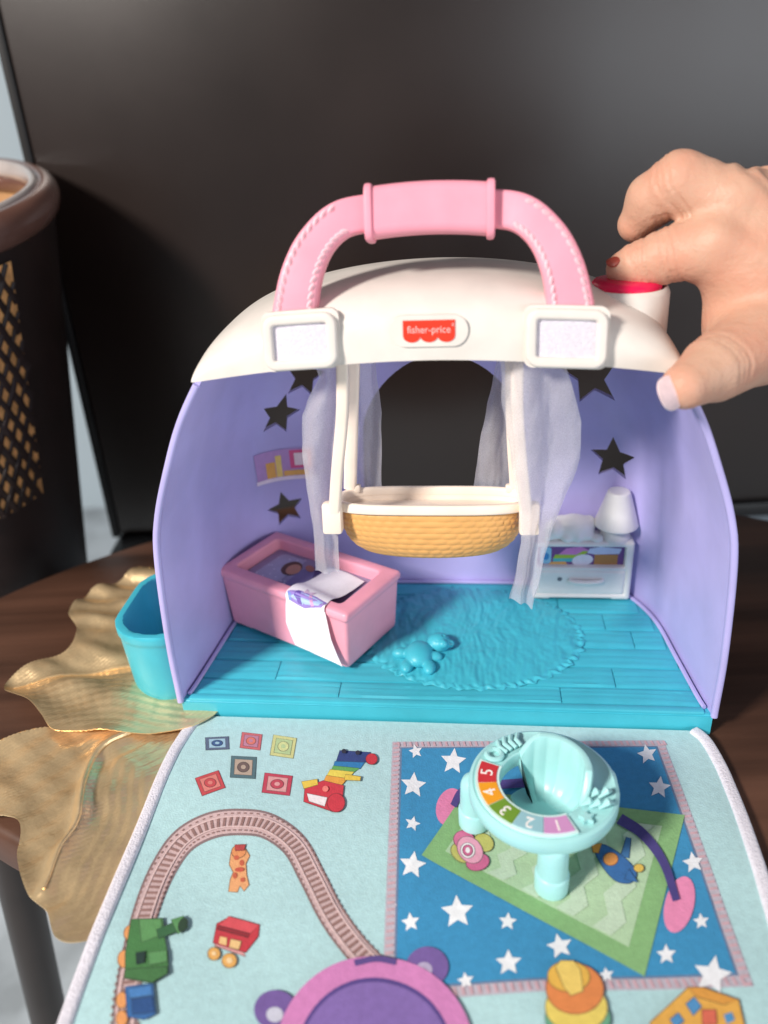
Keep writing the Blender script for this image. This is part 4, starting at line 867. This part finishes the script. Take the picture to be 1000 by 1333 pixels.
J = dict(i0=hp_(930, 322, 27.7), i1=hp_(874, 331, 28.2), i2=hp_(836, 344, 28.5), i3=hp_(812, 350, 28.7),
         m0=hp_(958, 268, 28.2), m1=hp_(885, 238, 28.9), m2=hp_(851, 260, 29.5), m3=hp_(829, 291, 29.9),
         r0=hp_(990, 262, 29.0), r1=hp_(948, 268, 31.0), r2=hp_(935, 300, 31.8), r3=hp_(940, 325, 31.4),
         p0=hp_(1025, 275, 30.0), p1=hp_(990, 300, 31.8), p2=hp_(985, 330, 32), p3=hp_(990, 350, 31.6),
         t0=hp_(1050, 425, 27.0), t1=hp_(985, 448, 25.9), t2=hp_(932, 478, 24.6), t3=hp_(893, 502, 23.7),
         wi=hp_(1075, 400, 26.6), wm=hp_(1090, 365, 27), wr=hp_(1105, 345, 27.6), wp=hp_(1120, 340, 28.3))
CAPS = [('i0', 'i1', 1.05, .94), ('i1', 'i2', .92, .82), ('i2', 'i3', .82, .6), ('m0', 'm1', 1.08, 1.0), ('m1', 'm2', 1.0, .9), ('m2', 'm3', .9, .66), ('r0', 'r1', .98, .9), ('r1', 'r2', .9, .8), ('r2', 'r3', .8, .65),
        ('p0', 'p1', .9, .78), ('p1', 'p2', .78, .68), ('p2', 'p3', .68, .56), ('i0', 'wi', 1.1, 1.7), ('m0', 'wm', 1.1, 1.7), ('r0', 'wr', 1.0, 1.6), ('p0', 'wp', .95, 1.5), ('t0', 't1', 1.7, 1.36), ('t1', 't2', 1.34, 1.06), ('t2', 't3', 1.06, .74)]
WEBS = [(hp_(962, 345, 27.9), hp_(962, 425, 27.3), 1.15, 1.2), (hp_(1000, 330, 27.6), hp_(1010, 420, 27.0), 1.4, 1.5), ]
FA = [(hp_(1085, 375, 27), hp_(1330, 360, 22.5), 2.1, 2.5), (hp_(1330, 360, 22.5), hp_(1900, 380, 17), 2.5, 3.2)]
def handf(P):
    d = None
    for a, b_, ra, rb in CAPS:
        c = sd_cap(P, J[a], J[b_], ra, rb); k = .42 if a in ('i0', 'm0', 'r0', 'p0', 't0') else .22
        d = c if d is None else smin(d, c, k)
    for a, b_, ra, rb in WEBS: d = smin(d, sd_cap(P, a, b_, ra, rb), .7)
    for a, b_, ra, rb in FA: d = smin(d, sd_cap(P, a, b_, ra, rb), .8)
    for j, ax, r, sp in (('i1', 'i2', .86, .0), ('i2', 'i3', .74, 0), ('m1', 'm2', .92, 0), ('t2', 't3', 1.04, 0)):   # joint creases
        a = J[j]; t = (J[ax]-a)/np.linalg.norm(J[ax]-a); q = P-a; s = q@t; rad = np.linalg.norm(q-np.outer(s, t), axis=1)
        for o_ in (-.16, .05, .24): d = d+.06*np.exp(-((s-o_+.05*np.sin(rad*9+P[:, 2]*5))/.07)**2)*(rad < r*1.6)
    KN = J['r0']+np.array([-.5, -.4, .9]); kd = np.exp(-((P-KN)**2).sum(1)/1.1)
    d = d+.11*kd*np.sin(P[:, 0]*9+P[:, 2]*4+2*np.sin(P[:, 1]*3))
    for k, r in (('m0', .5), ('i0', .45), ('r0', .45)): d = d-.10*np.exp(-((P-(J[k]+np.array([-.05, -.75, .45])))**2).sum(1)/r**2)     # knuckles
    for a, b_ in (('i0', 'wi'), ('m0', 'wm')):                     # tendons
        A, B = J[a]+np.array([.2, -.95, .3]), J[b_]+np.array([0, -1.5, .3]); d = d-.09*np.exp(-(sd_cap(P, A, B, 0, 0)/.28)**2)
    d = d+.018*np.sin(P[:, 0]*2.1+P[:, 2]*1.3)*np.sin(P[:, 2]*2.4-P[:, 0]*.7)
    return d
lo = np.array([6.9, 21.6, 11.6]); hi = np.array([20.5, 33.6, 23.2])
hv, hf = nets(handf, lo, hi, .075)
HAND = tag(build('person', (hv, hf), SKIN, loc=J['wm']), 'bare hand reaching in from the right and pressing the red button', 'hand')
NAILW = mat('pale_nail', (240, 212, 214), .2, var=.08, vscale=300, coat=.6)
NAILR = mat('red_orange_nail', (150, 62, 48), .35, var=.25, vscale=300, coat=.1)
def nail(c, t, n, a, b_, m_, lbl):
    t = np.array(t, float)/np.linalg.norm(t); n = np.array(n, float); n -= t*(n@t); n /= np.linalg.norm(n); s = np.cross(t, n); V = []; F = []
    for i in range(9):
        for j in range(9):
            x, y = -1+i/4, -1+j/4; r = math.sqrt(max(0, 1-.5*y*y)); xx = x*r; yy = y*math.sqrt(max(0, 1-.5*x*x))
            V.append(c+t*xx*a+s*yy*b_+n*(.07-.24*b_*yy*yy*1.6-.05*max(0, xx)))
    for i in range(8):
        for j in range(8): F.append((i*9+j, i*9+j+1, (i+1)*9+j+1, (i+1)*9+j))
    o = build('nail', solid(np.array(V), F, np.tile(-n, (81, 1)), .05), m_, HAND); o['label'] = lbl
tt_ = J['t3']-J['t2']; nail(J['t3']+np.array([-.46, -.44, .02])*1.0+tt_/np.linalg.norm(tt_)*.12, tt_, (-.62, -.78, .0), .62, .54, NAILW, 'pale pink thumb nail')
ti = J['i3']-J['i2']; nail(J['i3']+np.array([-.34, -.25, .38])+ti/np.linalg.norm(ti)*.1, ti, (-.35, -.35, .87), .27, .26, NAILR, 'orange red nail of the pressing finger')
